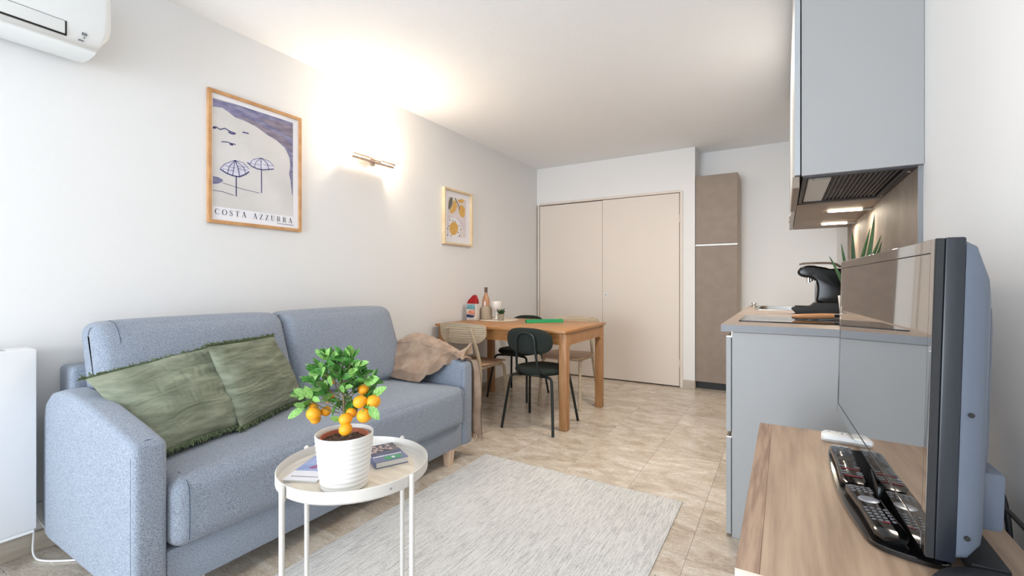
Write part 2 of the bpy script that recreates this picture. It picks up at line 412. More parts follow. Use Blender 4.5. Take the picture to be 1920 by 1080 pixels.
# ================================================================ room shell
XL, XR, YN, YB, YC, H = -2.63, 0.43, -3.0, 5.30, 5.02, 2.5
def struct(name, bm, m, loc=(0, 0, 0), parent=None, smooth=30):
    if parent: return part(name, bm, m, parent, smooth=smooth)
    return solo(name, bm, m, loc, kind='structure', smooth=smooth)
floor = struct('floor', bx(XL - 0.1, XR + 0.1, YN - 0.1, YB + 0.1, -0.12, -0.009), M['marble_edge'])
struct('ceiling', bx(XL - 0.1, XR + 0.1, YN - 0.1, YB + 0.1, H, H + 0.1), M['ceil'])
struct('wall_left', bx(XL - 0.1, XL, YN - 0.1, YB + 0.1, 0, H), M['wall'])
struct('wall_right', bx(XR, XR + 0.1, YN - 0.1, YB + 0.1, 0, H), M['wall'])
struct('wall_back', bx(XL, XR, YB, YB + 0.1, 0, H), M['wall'])
bm = B(); box(bm, -0.91, -0.79, YC, YB, 0, H); box(bm, XL, -0.91, YC, YC + 0.12, 2.055, H)
struct('wall_closet', bm, M['wall'])
bm = B(); box(bm, XL, -2.5, YN - 0.1, YN, 0, H); box(bm, -0.55, XR, YN - 0.1, YN, 0, H); box(bm, -2.5, -0.55, YN - 0.1, YN, 2.3, H)
struct('wall_near', bm, M['wall'])
wf = struct('window_1', (lambda b: (box(b, -2.5, -2.44, YN - 0.08, YN - 0.02, 0.0, 2.3), box(b, -0.61, -0.55, YN - 0.08, YN - 0.02, 0.0, 2.3), box(b, -2.44, -0.61, YN - 0.08, YN - 0.02, 2.24, 2.3), b)[-1])(B()), M['white_plastic'])
# floor tiles, one object each
TS = (XR - XL) / 8; TY = (YB - YN) / 22
tm = None
for i in range(8):
    for j in range(22):
        if tm is None:
            t = bx(-TS / 2 + 0.0004, TS / 2 - 0.0004, -TY / 2 + 0.0004, TY / 2 - 0.0004, -0.008, 0.0, 0.0006, 1)
            tm = finish(t, 'tile', M['tile'], 30)
        o = bpy.data.objects.new('tile', tm); COL.objects.link(o)
        o.location = (XL + (i + 0.5) * TS, YN + (j + 0.5) * TY, 0); o.parent = floor
# skirtings
struct('baseboard_left', bx(XL, XL + 0.012, YN, YC, 0, 0.085, 0.002, 1), M['marble_edge'])
struct('baseboard_right', bx(XR - 0.012, XR, YN, 2.15, 0, 0.085, 0.002, 1), M['marble_edge'])
struct('baseboard_closet', bx(-0.91, -0.79, YC - 0.012, YC, 0, 0.085, 0.002, 1), M['marble_edge'])
struct('baseboard_back', bx(-0.38, XR, YB - 0.012, YB, 0, 0.085, 0.002, 1), M['marble_edge'])
# closet: casing, two leaves, dark sheet painted as the shade inside
struct('trim_1', (lambda b: (box(b, -2.618, -2.594, YC - 0.012, YC + 0.05, 0, 2.055, 0.002, 1), box(b, -0.938, -0.908, YC - 0.012, YC + 0.05, 0, 2.06, 0.002, 1),
      box(b, -2.594, -0.938, YC - 0.012, YC + 0.05, 2.046, 2.072, 0.002, 1), b)[-1])(B()), M['door'])
struct('closet_shade_sheet', bx(-2.60, -0.93, YC + 0.052, YC + 0.06, 0, 2.07), M['dark'])
d1 = struct('door_1', bx(-2.588, -1.785, YC - 0.006, YC + 0.03, 0.012, 2.036, 0.002, 1), M['door'])
d2 = struct('door_2', bx(-1.782, -0.944, YC - 0.009, YC + 0.03, 0.012, 2.040, 0.002, 1), M['door'])
l = struct('lock_plate', bx(-1.757, -1.722, YC - 0.014, YC - 0.008, 0.94, 0.975, 0.001, 1), M['white_plastic'], parent=d2)
struct('keyhole', (lambda b: (tube(b, [(-1.740, YC - 0.013, 0.962), (-1.740, YC - 0.017, 0.962)], 0.006), box(b, -1.742, -1.738, YC - 0.0155, YC - 0.0135, 0.95, 0.962), b)[-1])(B()), M['dark'], parent=d2)
for z in (0.25, 1.77):
    struct('hinge', tube(B(), [(-0.941, YC - 0.016, z - 0.04), (-0.941, YC - 0.016, z + 0.04)], 0.006), M['door'], parent=d2)

# ================================================================ tall broom cabinet in the recess
t = thing('tall_cabinet', 'tall narrow taupe cupboard in the recess beside the closet doors', 'cabinet', (-0.585, 5.17, 0))
part('body', bx(-0.785, -0.392, 5.045, 5.295, 0.08, 2.19, 0.001, 1), M['taupe_side'], t)
part('plinth', bx(-0.785, -0.40, 5.09, 5.28, 0.0, 0.08), M['kick'], t, 'black recessed plinth')
part('door', bx(-0.785, -0.394, 5.022, 5.043, 0.082, 1.468, 0.0015, 1), M['taupe'], t)
part('door', bx(-0.785, -0.394, 5.022, 5.043, 1.496, 2.192, 0.0015, 1), M['taupe'], t)
part('handle', bx(-0.785, -0.394, 5.018, 5.043, 1.472, 1.492, 0.002, 1), M['white_plastic'], t, 'pale metal grip strip between the doors')

# ================================================================ kitchen base units
KY0, KY1 = 2.165, 4.11
bm = bx(-0.193, XR - 0.001, KY0 + 0.012, KY0 + 0.03, 0.0, 0.885, 0.001, 1)
units = [(KY0 + 0.03, 2.79), (2.79, 3.43), (3.43, KY1 - 0.012)]
for k, (a, b_) in enumerate(units):
    lab = ['grey drawer unit at the near end of the kitchen run, side panel facing the sideboard',
           'grey kitchen base unit in the middle of the run, under the coffee machine',
           'grey kitchen base unit at the far end of the run, under the sink'][k]
    t = thing('kitchen_base_unit', lab, 'cabinet', (0.1, (a + b_) / 2, 0), group='kitchen base units')
    part('carcass', bx(-0.19, XR - 0.002, a + 0.001, b_ - 0.001, 0.09, 0.60 if k == 2 else 0.882), M['unit_grey'], t)
    if k == 0: part('side_panel', bm, M['unit_grey'], t)
    if k == 0 or k == 1:
        dr = [part('drawer', bx(-0.216, -0.196, (KY0 + 0.012) if k == 0 else a + 0.002, b_ - 0.002, 0.455, 0.862, 0.0015, 1), M['unit_grey'], t)]
        dr.append(part('drawer', bx(-0.216, -0.196, (KY0 + 0.012) if k == 0 else a + 0.002, b_ - 0.002, 0.012 if k == 0 else 0.09, 0.428, 0.0015, 1), M['unit_grey'], t))
        for z, d_ in ((0.862, dr[0]), (0.428, dr[1])):
            h = bx(-0.214, -0.19, (KY0 + 0.014) if k == 0 else a + 0.004, b_ - 0.004, z + 0.001, z + 0.006)
            box(h, -0.194, -0.19, (KY0 + 0.014) if k == 0 else a + 0.004, b_ - 0.004, z, z + 0.024)
            part('grip_channel', h, M['chrome'], d_, 'metal grip channel above the front')
    else:
        part('door', bx(-0.216, -0.196, a + 0.002, b_ - 0.002, 0.09, 0.862, 0.0015, 1), M['unit_grey'], t)
    part('plinth', bx(-0.15, -0.135, a + 0.001, b_ - 0.001, 0.0, 0.09), M['kick'], t)
# worktop with the sink cut-out
SX0, SX1, SY0, SY1 = -0.16, 0.20, 3.46, 3.98
bm = B()
WX0, WX1 = -0.235, XR - 0.001
box(bm, WX0, WX1, KY0, SY0, 0.887, 0.917); box(bm, WX0, WX1, SY1, KY1, 0.887, 0.917)
box(bm, WX0, SX0, SY0, SY1, 0.887, 0.917); box(bm, SX1, WX1, SY0, SY1, 0.887, 0.917)
bmesh.ops.remove_doubles(bm, verts=bm.verts[:], dist=1e-5)
wt = solo('worktop', bm, M['worktop'], (0.1, 3.1, 0.887), 'long stone-look grey brown worktop over the kitchen base units', 'worktop')
part('edge_strip', bx(WX0 + 0.001, WX1, KY0 - 0.0015, KY0 - 0.0002, 0.888, 0.9165), M['worktop_edge'], wt, 'pale grey end edge')
t = thing('sink', 'stainless steel inset sink at the far end of the worktop', 'sink', (0.02, 3.72, 0.9))
bm = B(); e = 0.012
o_ = rrect(SX0 - 0.01, SX1 + 0.01, SY0 - 0.01, SY1 + 0.01, 0.03); i_ = rrect(SX0 + e, SX1 - e, SY0 + e, SY1 - e, 0.04); lo = rrect(SX0 + 0.03, SX1 - 0.03, SY0 + 0.03, SY1 - 0.03, 0.05)
R1 = [bm.verts.new((x, y, 0.9172)) for x, y in o_]; R1b = [bm.verts.new((x, y, 0.9212)) for x, y in o_]; R2 = [bm.verts.new((x, y, 0.9212)) for x, y in i_]; R3 = [bm.verts.new((x, y, 0.76)) for x, y in lo]
for A_, B_ in ((R1, R1b), (R1b, R2), (R2, R3)):
    for q in range(len(A_)): bm.faces.new([A_[q], A_[(q + 1) % len(A_)], B_[(q + 1) % len(A_)], B_[q]])
bm.faces.new(R3)
part('basin', bm, M['steel'], t)
part('drain', lathe(B(), [(0, 0.766), (0.03, 0.766), (0.036, 0.762), (0.036, 0.7605)], 20, (0.02, 3.72)), M['chrome'], t)
t = thing('sink_stopper_knob', 'small chrome knob standing on the far corner of the worktop by the sink', 'knob', (-0.185, 3.80, 0.917))
part('base', lathe(B(), [(0, 0.9175), (0.022, 0.9175), (0.022, 0.924), (0.012, 0.928), (0.012, 0.936), (0, 0.936)], 20, (-0.19, 3.82)), M['chrome'], t)
part('grip', lathe(B(), [(0, 0.935), (0.017, 0.936), (0.02, 0.942), (0.016, 0.949), (0, 0.950)], 20, (-0.19, 3.82)), M['chrome'], t)
# hob
t = thing('ceramic_hob', 'black glass hob set into the near end of the worktop', 'hob', (0.08, 2.56, 0.917))
part('glass', prism(B(), rrect(-0.182, 0.34, 2.372, 2.76, 0.008), 'z', 0.9172, 0.9222, 0.001, 1), M['glass_black'], t)
bm = B()
for cx, cy, r in ((-0.04, 2.57, 0.085), (0.2, 2.57, 0.105)):
    for rr in (r, r * 0.6): lathe(bm, [(rr, 0.92225), (rr - 0.002, 0.9226), (rr - 0.004, 0.92225)], 40, (cx, cy))
part('zone_ring', bm, M['key'], t, kind='stuff')
# frying pan with a wooden handle
t = thing('frying_pan', 'black frying pan with pale wooden handle resting on the hob', 'pan', (0.315, 2.585, 0.9222))
part('bowl', lathe(B(), [(0, 0.9226), (0.062, 0.9226), (0.085, 0.952), (0.087, 0.953), (0.083, 0.951), (0.060, 0.926), (0, 0.926)], 36, (0.320, 2.60)), M['pan'], t)
bm = B(); tube(bm, [(0.25, 2.593, 0.943), (0.225, 2.59, 0.944), (0.20, 2.588, 0.944)], 0.008, 8, [0.010, 0.009, 0.010])
part('handle_socket', bm, M['pan'], t)
bm = B(); tube(bm, [(0.20, 2.588, 0.944), (0.15, 2.582, 0.942), (0.08, 2.574, 0.938), (0.045, 2.57, 0.937), (0.034, 2.569, 0.937)], 0.011, 10, [0.0105, 0.0115, 0.012, 0.010, 0.004])
part('handle', bm, M['handle_wood'], t, 'pale wooden handle')
# coffee machine (profile in x,z)
t = thing('coffee_machine', 'gloss black coffee machine with chrome lever standing on the worktop', 'coffee machine', (0.2, 3.15, 0.917))
Y0, Y1 = 3.08, 3.20
prof = smooth_pts([(0.150, 0.975), (0.162, 1.04), (0.160, 1.10), (0.135, 1.124), (0.09, 1.130), (0.070, 1.145), (0.066, 1.165), (0.085, 1.19), (0.13, 1.199), (0.19, 1.186), (0.24, 1.176), (0.33, 1.18), (0.375, 1.16), (0.385, 1.10), (0.385, 0.975)], 1, True)
part('body', prism(B(), [(p[0], p[1]) for p in [(q.x, q.y) for q in [Vector((a[0], a[1], 0)) for a in prof]]], 'y', Y0 + 0.008, Y1 - 0.008, 0.012, 3), M['machine'], t)
prof = [(0.036, 0.946), (0.05, 0.932), (0.06, 0.918), (0.386, 0.918), (0.386, 0.985), (0.15, 0.985), (0.13, 0.966), (0.085, 0.958), (0.045, 0.955)]
part('base', prism(B(), prof, 'y', Y0, Y1, 0.004, 2), M['black_matte'], t)
bm = B(); box(bm, 0.148, 0.156, Y0 + 0.004, Y0 + 0.012, 0.965, 1.11, 0.001, 1)
part('trim', bm, M['chrome'], t, 'chrome upright trim')
bm = B(); tube(bm, [(0.122, 3.14, 1.13), (0.122, 3.14, 1.10)], 0.011, 12); tube(bm, [(0.135, 3.14, 1.13), (0.135, 3.14, 1.105)], 0.007, 10)
part('spout', bm, M['chrome'], t)
bm = B()
for y in (Y0 + 0.016, Y1 - 0.016): tube(bm, smooth_pts([(0.072, y, 1.203), (0.10, y, 1.209), (0.20, y, 1.210), (0.245, y, 1.206), (0.275, y, 1.185)], 2), 0.0045, 8)
tube(bm, [(0.074, Y0 + 0.016, 1.203), (0.074, Y1 - 0.016, 1.203)], 0.006, 8)
part('lever', bm, M['chrome'], t, 'chrome lever frame over the head')
bm = B()
for k in range(7): box(bm, 0.055, 0.135, Y0 + 0.014 + k * 0.014, Y0 + 0.02 + k * 0.014, 0.9585, 0.964)
part('drip_grid', bm, M['black_matte'], t, kind='stuff')
# snake plant on the worktop
t = thing('snake_plant', 'small plant with tall pointed dark green leaves behind the television', 'plant', (0.30, 2.88, 0.917))
part('pot', lathe(B(), [(0, 0.9175), (0.045, 0.9175), (0.052, 0.93), (0.062, 1.03), (0.058, 1.032), (0.05, 1.01), (0, 1.01)], 28, (0.30, 2.88)), M['pot_white'], t)
part('soil', lathe(B(), [(0, 1.019), (0.051, 1.018), (0.0515, 1.0105)], 20, (0.30, 2.88)), M['soil'], t)
def blade(base, tip, bend, w0, seed):
    bm = B(); n = 9; b0 = Vector(base); t0 = Vector(tip); mid = (b0 + t0) / 2 + Vector(bend); V_ = []
    side = (t0 - b0).cross(Vector((0.5, 1, 0.1 * seed))).normalized()
    dep = (t0 - b0).cross(side).normalized()
    for i in range(n + 1):
        u = i / n; p = b0 * (1 - u) ** 2 + mid * 2 * u * (1 - u) + t0 * u * u
        wd = w0 * (0.75 + 0.5 * u) * (1 - u ** 3.0) + 0.0008
        V_.append([bm.verts.new(p - side * wd), bm.verts.new(p + dep * (wd * 0.45)), bm.verts.new(p + side * wd), bm.verts.new(p + dep * (wd * 0.05 - 0.001))])
    for a, b_ in zip(V_, V_[1:]):
        for k in range(4): bm.faces.new([a[k], a[(k + 1) % 4], b_[(k + 1) % 4], b_[k]])
    bm.faces.new(V_[0]); bm.faces.new(V_[-1][::-1])
    return bm
for k, (tip, w0, be) in enumerate([((0.385, 2.86, 1.435), 0.011, (0.02, 0, 0)), ((0.30, 2.90, 1.36), 0.010, (0.0, 0, 0.02)), ((0.252, 2.88, 1.30), 0.008, (0.0, 0.01, 0.02)), ((0.200, 2.86, 1.235), 0.007, (0.0, 0.0, 0.03)),
        ((0.408, 2.84, 1.33), 0.009, (0.02, 0, 0)), ((0.414, 2.87, 1.30), 0.009, (0.03, 0, 0)), ((0.40, 2.82, 1.27), 0.010, (0.03, 0, 0)), ((0.316, 2.92, 1.22), 0.008, (0, 0, 0)), ((0.225, 2.89, 1.18), 0.006, (0, 0, 0.02)), ((0.372, 2.89, 1.37), 0.009, (0.0, 0, 0))]):
    ang = k * 0.9; part('leaf', blade((0.30 + 0.02 * math.cos(ang), 2.88 + 0.02 * math.sin(ang), 1.015), tip, be, w0, k), M['aloe'], t)

# ================================================================ wall units, hood, splashback
UY = [2.145, 2.87, 3.62, 4.18]; UB = 1.522
for k in range(3):
    a, b_ = UY[k], UY[k + 1]
    lab = ['large pale grey wall cabinet above the extractor hood, nearest in the kitchen row',
           'wall cabinet between the hood cabinet and the end cabinet, brighter light bar beneath',
           'wall cabinet at the far end of the kitchen row, shorter light bar beneath'][k]
    t = thing('wall_cabinet', lab, 'cabinet', (0.24, (a + b_) / 2, UB), group='kitchen wall cabinets')
    if k == 0:
        bm = bx(0.060, XR - 0.001, a, a + 0.018, UB, 2.44, 0.0008, 1); part('side_panel', bm, M['unit_grey'], t)
        part('carcass', bx(0.062, XR - 0.002, a + 0.018, b_ - 0.001, UB + 0.09, 2.44), M['unit_grey'], t)
    else:
        part('carcass', bx(0.060, XR - 0.002, a + 0.001, b_ - 0.001, UB + 0.012, 2.44), M['unit_grey'], t)
        part('bottom_panel', bx(0.060, XR - 0.002, a + 0.001, b_ - 0.001, UB - 0.012, UB + 0.012, 0.001, 1), M['taupe'], t, 'taupe underside')
    part('door', bx(0.036, 0.056, a + 0.001, b_ - 0.002, UB + (0.004 if k == 0 else -0.014), 2.44, 0.0015, 1), M['unit_edge'], t)
    if k: part('handle', bx(0.030, 0.0358, b_ - 0.2 if k == 1 else a + 0.02, b_ - 0.02 if k == 1 else a + 0.2, UB + 0.0, UB + 0.012, 0.001, 1), M['taupe_side'], t)
# extractor hood under the first cabinet
t = thing('extractor_hood', 'slide out extractor hood with ribbed filter under the nearest wall cabinet', 'hood', (0.24, 2.5, UB))
part('frame', (lambda b: (box(b, 0.064, XR - 0.016, 2.165, 2.19, UB - 0.006, UB + 0.03, 0.001, 1), box(b, 0.064, XR - 0.016, 2.845, 2.866, UB - 0.006, UB + 0.03, 0.001, 1),
      box(b, 0.385, XR - 0.016, 2.19, 2.845, UB - 0.006, UB + 0.03, 0.001, 1), box(b, 0.064, 0.08, 2.19, 2.845, UB - 0.006, UB + 0.03, 0.001, 1), box(b, 0.08, 0.385, 2.19, 2.845, UB + 0.02, UB + 0.03), b)[-1])(B()), M['hood_filter'], t)
part('front_lip', bx(0.030, 0.054, 2.16, 2.868, UB - 0.045, UB + 0.002, 0.002, 1), M['taupe'], t, 'taupe visor lip')
part('lamp_cover', bx(0.085, 0.165, 2.23, 2.82, UB - 0.004, UB + 0.012, 0.002, 1), M['frost'], t, 'pale translucent lamp cover')
part('slide_rail', bx(0.10, 0.16, 2.20, 2.222, UB - 0.010, UB + 0.01, 0.001, 1), M['steel'], t)
part('filter', bx(0.17, 0.378, 2.20, 2.84, UB + 0.004, UB + 0.016), M['hood_filter'], t)
bm = B()
for k in range(13): box(bm, 0.175 + k * 0.0158, 0.1825 + k * 0.0158, 2.205, 2.80, UB - 0.003, UB + 0.006, 0.001, 1)
part('filter_ribs', bm, M['hood_filter'], t, kind='stuff')
part('filter_catch', bx(0.18, 0.37, 2.805, 2.84, UB - 0.006, UB + 0.004, 0.002, 1), M['black_matte'], t)
for x, y in ((0.405, 2.24), (0.405, 2.8)):
    part('screw', lathe(B(), [(0, UB - 0.009), (0.005, UB - 0.0085), (0.006, UB - 0.006)], 12, (x, y)), M['chrome'], t)
for k, (y, x0, x1, lab) in enumerate([(3.17, 0.215, 0.372, 'lit strip light nearest the hood, under the wall cabinets'), (3.84, 0.225, 0.368, 'lit strip light farthest from the hood, under the end cabinet')]):
    t = thing('strip_light', lab, 'light', (0.3, y, UB - 0.012), group='under cabinet strip lights')
    part('housing', bx(x1, 0.425, y - 0.018, y + 0.018, UB - 0.024, UB - 0.0125, 0.002, 1), M['steel'], t)
    part('diffuser', bx(x0, x1, y - 0.012, y + 0.012, UB - 0.022, UB - 0.0125, 0.003, 1), M['led'], t, 'glowing diffuser')
    al = area_light('strip_light_glow', (x0 + 0.08, y, UB - 0.03), (0, 0, 0), 0.15, 0.03, 1.5, (1.0, 0.88, 0.70))
sp = solo('splashback', bx(XR - 0.014, XR - 0.0005, 2.172, 4.30, 0.9175, 1.53), M['splash'], (XR, 3.1, 0.9175), 'stone-look taupe splashback panel between worktop and wall cabinets', 'splashback')
part('end_strip', bx(XR - 0.0145, XR - 0.0005, 2.165, 2.1718, 0.9175, 1.521), M['worktop_edge'], sp, 'pale grey end strip')
# ================================================================ sofa
SFX, SFY = -2.1, 1.48
t = sofa = thing('sofa', 'blue grey two seat fabric sofa along the wall beneath the framed poster', 'sofa', (SFX, SFY, 0))
arm_prof = [(-1.70, 0.095), (-1.692, 0.11), (-1.690, 0.35), (-1.690, 0.575), (-1.694, 0.592), (-1.71, 0.602), (-1.85, 0.632), (-2.02, 0.664), (-2.2, 0.690), (-2.34, 0.692), (-2.43, 0.672), (-2.49, 0.63), (-2.52, 0.56), (-2.528, 0.45), (-2.528, 0.16), (-2.50, 0.105), (-2.46, 0.095)]
for y0, y1 in ((0.600, 0.692), (2.262, 2.354)):
    a = part('arm', prism(B(), arm_prof, 'y', y0, y1, 0.020, 4), M['sofa'], t, smooth=50)
    bm = B(); s = 0.017; yy = y0 if y0 < 1 else y1
    for yv in (y0 + 0.0215, ):
        tube(bm, [(-1.7105, y0 + 0.0005, z) for z in (0.12, 0.35, 0.56)] + [(-1.714, y0 + 0.008, 0.597), (-1.716, (y0 + y1) / 2, 0.6045), (-1.714, y1 - 0.008, 0.597)] + [(-1.7105, y1 - 0.0005, z) for z in (0.56, 0.35, 0.12)], 0.0012, 5)
    part('seam', bm, M['seam'], a)
part('base', bx(-2.50, -1.705, 0.6925, 2.2615, 0.095, 0.232, 0.008, 2), M['sofa'], t)
part('back_frame', soft(B(), -2.615, -2.47, 0.672, 2.30, 0.12, 0.755, 0.02, n=6), M['sofa'], t)
seat = part('seat', soft(B(), -2.38, -1.668, 0.6945, 2.2595, 0.233, 0.462, 0.045, (0.010, 0.0, 0.018), 16), M['sofa'], t, smooth=60)
for y in (0.740, 2.214):
    zz = 0.4635
    part('seam', tube(B(), smooth_pts([(-1.664, y, 0.26), (-1.6605, y, 0.33), (-1.6615, y, 0.41), (-1.668, y, 0.435), (-1.69, y, 0.458), (-1.74, y, 0.4655)], 2), 0.0012, 5), M['seam'], seat)
def lean(v):   # backrest cushions lean back and thin towards the top
    u = (v.z - 0.44) / 0.50
    v.x += -0.155 * u - 0.02 * u * u + (0.03 * u if v.x < -2.25 else 0)
    return v
for y0, y1 in ((0.70, 1.492), (1.494, 2.285)):
    b = part('back_cushion', soft(B(), -2.375, -2.165, y0, y1, 0.47, 0.932, 0.05, (0.022, 0.0, 0.01), 12, lean), M['sofa'], t, smooth=60)
    if y0 < 1:
        bm = B(); pts = []
        for z in (0.50, 0.6, 0.7, 0.8, 0.875): pts.append((-2.164 - 0.155 * (z - 0.44) / 0.5 - 0.02 * ((z - 0.44) / 0.5) ** 2 + 0.008, y0 + 0.075, z))
        pts += [(-2.333, y0 + 0.075, 0.915), (-2.36, y0 + 0.075, 0.934), (-2.42, y0 + 0.075, 0.940)]
        part('seam', tube(bm, pts, 0.0012, 5), M['seam'], b)
def foot(x, y):
    bm = B(); A_ = [(-0.026, -0.026), (0.026, -0.026), (0.026, 0.026), (-0.026, 0.026)]
    lo = [bm.verts.new((x + a * 0.72, y + b * 0.72, 0.0005)) for a, b in A_]; hi = [bm.verts.new((x + a, y + b, 0.096)) for a, b in A_]
    for i in range(4): bm.faces.new([lo[i], lo[(i + 1) % 4], hi[(i + 1) % 4], hi[i]])
    bm.faces.new(lo[::-1]); bm.faces.new(hi); return bm
for x, y in ((-1.735, 0.78), (-1.735, 2.165), (-2.42, 0.78), (-2.42, 2.165)): part('leg', foot(x, y), M['wood_leg'], t, 'pale beech leg')

# ---------------------------------------------------------------- pillows
def pillow(name, label, c, loc, thick, seed):
    """c: BL, BR, TR, TL"""
    t = thing(name, label, 'cushion', loc, group='green crinkled cushions on the sofa')
    BL, BR, TR, TL = [Vector(q) for q in c]; N = 100; bm = B()
    nrm = ((BR - BL).cross(TL - BL)).normalized()
    if nrm.x < 0: nrm = -nrm
    def pos(u, v, s):
        # pinch the sides inward between the corners
        pu = u + (0.5 - u) * 0.03 * (1 - (2 * v - 1) ** 2) * abs(2 * u - 1); pv = v + (0.5 - v) * 0.03 * (1 - (2 * u - 1) ** 2) * abs(2 * v - 1)
        p = BL * (1 - pu) * (1 - pv) + BR * pu * (1 - pv) + TR * pu * pv + TL * (1 - pu) * pv
        e = (1 - (2 * u - 1) ** 2) * (1 - (2 * v - 1) ** 2)
        h = thick * max(0.0, e) ** 0.55
        wob = 1.6 * noise.noise(Vector((u * 3, v * 5, seed + s)))
        r1 = 1 - abs(noise.noise(Vector((u * 3.0 + seed, v * 22 + wob, s * 5.0)))) * 2; r2 = 1 - abs(noise.noise(Vector((u * 26 + wob, v * 4.0 + seed, s * 3.0 + 5)))) * 2
        wr = r1 * 0.0042 + r2 * 0.0022 + noise.noise(Vector((u * 4 + seed, v * 7, s * 2.0 + 9))) * 0.010
        return p + nrm * s * (h + wr * min(1, e * 6))
    G = {}
    for s in (1, -1):
        for i in range(N + 1):
            for j in range(N + 1):
                if s == -1 and (i in (0, N) or j in (0, N)): G[s, i, j] = G[1, i, j]
                else: G[s, i, j] = bm.verts.new(pos(i / N, j / N, s))
        for i in range(N):
            for j in range(N): bm.faces.new([G[s, i, j], G[s, i + 1, j], G[s, i + 1, j + 1], G[s, i, j + 1]])
    edge = []
    edge = [pos(a / 90, 0, 0) for a in range(91)]
    e2 = [pos(a / 90, 1, 0) for a in range(91)]
    part('cover', bm, M['pillow'], t, smooth=60)
    fr = B(); ctr = (BL + BR + TR + TL) / 4; rnd = random.Random(seed)
    for E_ in (edge, e2):
        for p in E_:
            for _ in range(4):
                out = (p - ctr).normalized(); d = (out + Vector((rnd.uniform(-.7, .7), rnd.uniform(-.7, .7), rnd.uniform(-.6, .5)))).normalized() * rnd.uniform(0.010, 0.026)
                q = p + d * 0.5 + Vector((0, 0, rnd.uniform(-.003, .003))); tube(fr, [p - out * 0.003, q, p + d + Vector((rnd.uniform(-.006, .006), rnd.uniform(-.006, .006), -0.003))], 0.0016, 3, [0.0026, 0.0024, 0.0012])
    part('fringe', fr, M['fringe'], t, 'short tasselled fringe', kind='stuff')
    return t
pillow('cushion', 'green crinkled cotton cushion slumped against the heater-side sofa arm, behind the other cushion', [(-1.885, 0.735, 0.50), (-1.965, 1.10, 0.505), (-2.205, 1.10, 0.815), (-2.185, 0.63, 0.748)], (-2.05, 0.86, 0.49), 0.062, 3)
pillow('cushion', 'green crinkled cotton cushion leaning upright in front of the other, towards the sofa middle', [(-1.93, 1.045, 0.50), (-2.13, 1.475, 0.505), (-2.235, 1.375, 0.825), (-2.10, 1.00, 0.828)], (-2.1, 1.22, 0.49), 0.058, 11)

# ---------------------------------------------------------------- throw over the far arm
t = thing('throw_blanket', 'crumpled taupe throw bunched over the far sofa arm with an end hanging down', 'blanket', (-1.95, 2.3, 0.48))
bm = B(); NU, NV = 110, 90
def armz(x):
    pts = [(-2.34, 0.692), (-2.2, 0.690), (-2.02, 0.664), (-1.85, 0.632), (-1.71, 0.604), (-1.6, 0.604)]
    for (a, za), (b_, zb) in zip(pts, pts[1:]):
        if a <= x <= b_: return za + (zb - za) * (x - a) / (b_ - a)
    return 0.69
def throw_pos(u, v):
    x = -2.24 + 0.535 * u
    inner = 2.13 + 0.03 * abs(u - 0.35) + 0.22 * max(0, (u - 0.62) / 0.38) ** 1.1 * 1.0
    zin = 0.487 + 0.165 * max(0, (u - 0.55) / 0.45) ** 0.9
    az = armz(x); hump = 0.055 * math.sin(min(1, max(0, u * 1.05)) * PI) ** 0.8
    prof = [(inner, zin), (inner + 0.006, zin + 0.05), (inner + (2.262 - inner) * 0.6, (zin + az) / 2 + 0.045), (2.262, az + 0.022 + hump * 0.8), (2.31, az + 0.030 + hump), (2.36, az + 0.018 + hump * 0.7), (2.384, az - 0.06), (2.392, az - 0.18 - 0.05 * math.sin(u * 5))]
    s = v * (len(prof) - 1); i = min(int(s), len(prof) - 2); f = s - i; f = f * f * (3 - 2 * f) * 0.5 + f * 0.5
    y = prof[i][0] * (1 - f) + prof[i + 1][0] * f; z = prof[i][1] * (1 - f) + prof[i + 1][1] * f
    # folds fanning from the front corner of the arm
    fx, fy = u - 1.05, v - 0.62; ang = math.atan2(fy, -fx); rr = math.hypot(fx, fy)
    w1 = math.sin(ang * 11 + 2.2 * noise.noise(Vector((u * 2.5, v * 2.5, 4)))); w1 = 1 - 2 * abs(w1) ** 0.7
    fold = w1 * 0.013 * min(1, rr * 1.8) + noise.noise(Vector((u * 4, v * 4, 1.5))) * 0.016 + noise.noise(Vector((u * 15, v * 12, 7))) * 0.004
    fold = max(fold, -0.012)
    if v < 0.4: z += fold * 0.7; y -= fold * 0.8
    elif v < 0.75: z += fold
    else: y += abs(fold) * 0.8
    x += 0.02 * noise.noise(Vector((u * 3, v * 5, 3))) - 0.03 * (0.5 - u) * math.sin(v * PI) * (1 if u < 0.5 else 0)
    return Vector((x, y, z))
G = [[bm.verts.new(throw_pos(i / NU, j / NV)) for j in range(NV + 1)] for i in range(NU + 1)]
for i in range(NU):
    for j in range(NV): bm.faces.new([G[i][j], G[i + 1][j], G[i + 1][j + 1], G[i][j + 1]])
bmesh.ops.recalc_face_normals(bm, faces=bm.faces[:])
o = part('body', bm, M['throw'], t, smooth=70)
md = o.modifiers.new('thickness', 'SOLIDIFY'); md.thickness = 0.007; md.offset = 0
bm = B(); NV2 = 30
def hang(i, j, s):
    v = j / NV2; z = 0.60 - 0.47 * v; x = -1.80 + 0.135 * i / 10 + 0.008 * math.sin(v * 6) ; wdt = 1 - 0.25 * v
    x = -1.735 + (x + 1.735) * wdt + 0.05 * v * (i / 10 - 0.2)
    y = 2.372 + 0.022 * v + 0.010 * math.sin(i * 1.3 + v * 3) + s * 0.004
    if v < 0.12: y -= (0.12 - v) * 0.15; z += (0.12 - v) * 0.1
    return Vector((x, y, z))
for s in (1, -1):
    G = [[bm.verts.new(hang(i, j, s)) for j in range(NV2 + 1)] for i in range(11)]
    for i in range(10):
        for j in range(NV2): bm.faces.new([G[i][j], G[i + 1][j], G[i + 1][j + 1], G[i][j + 1]])
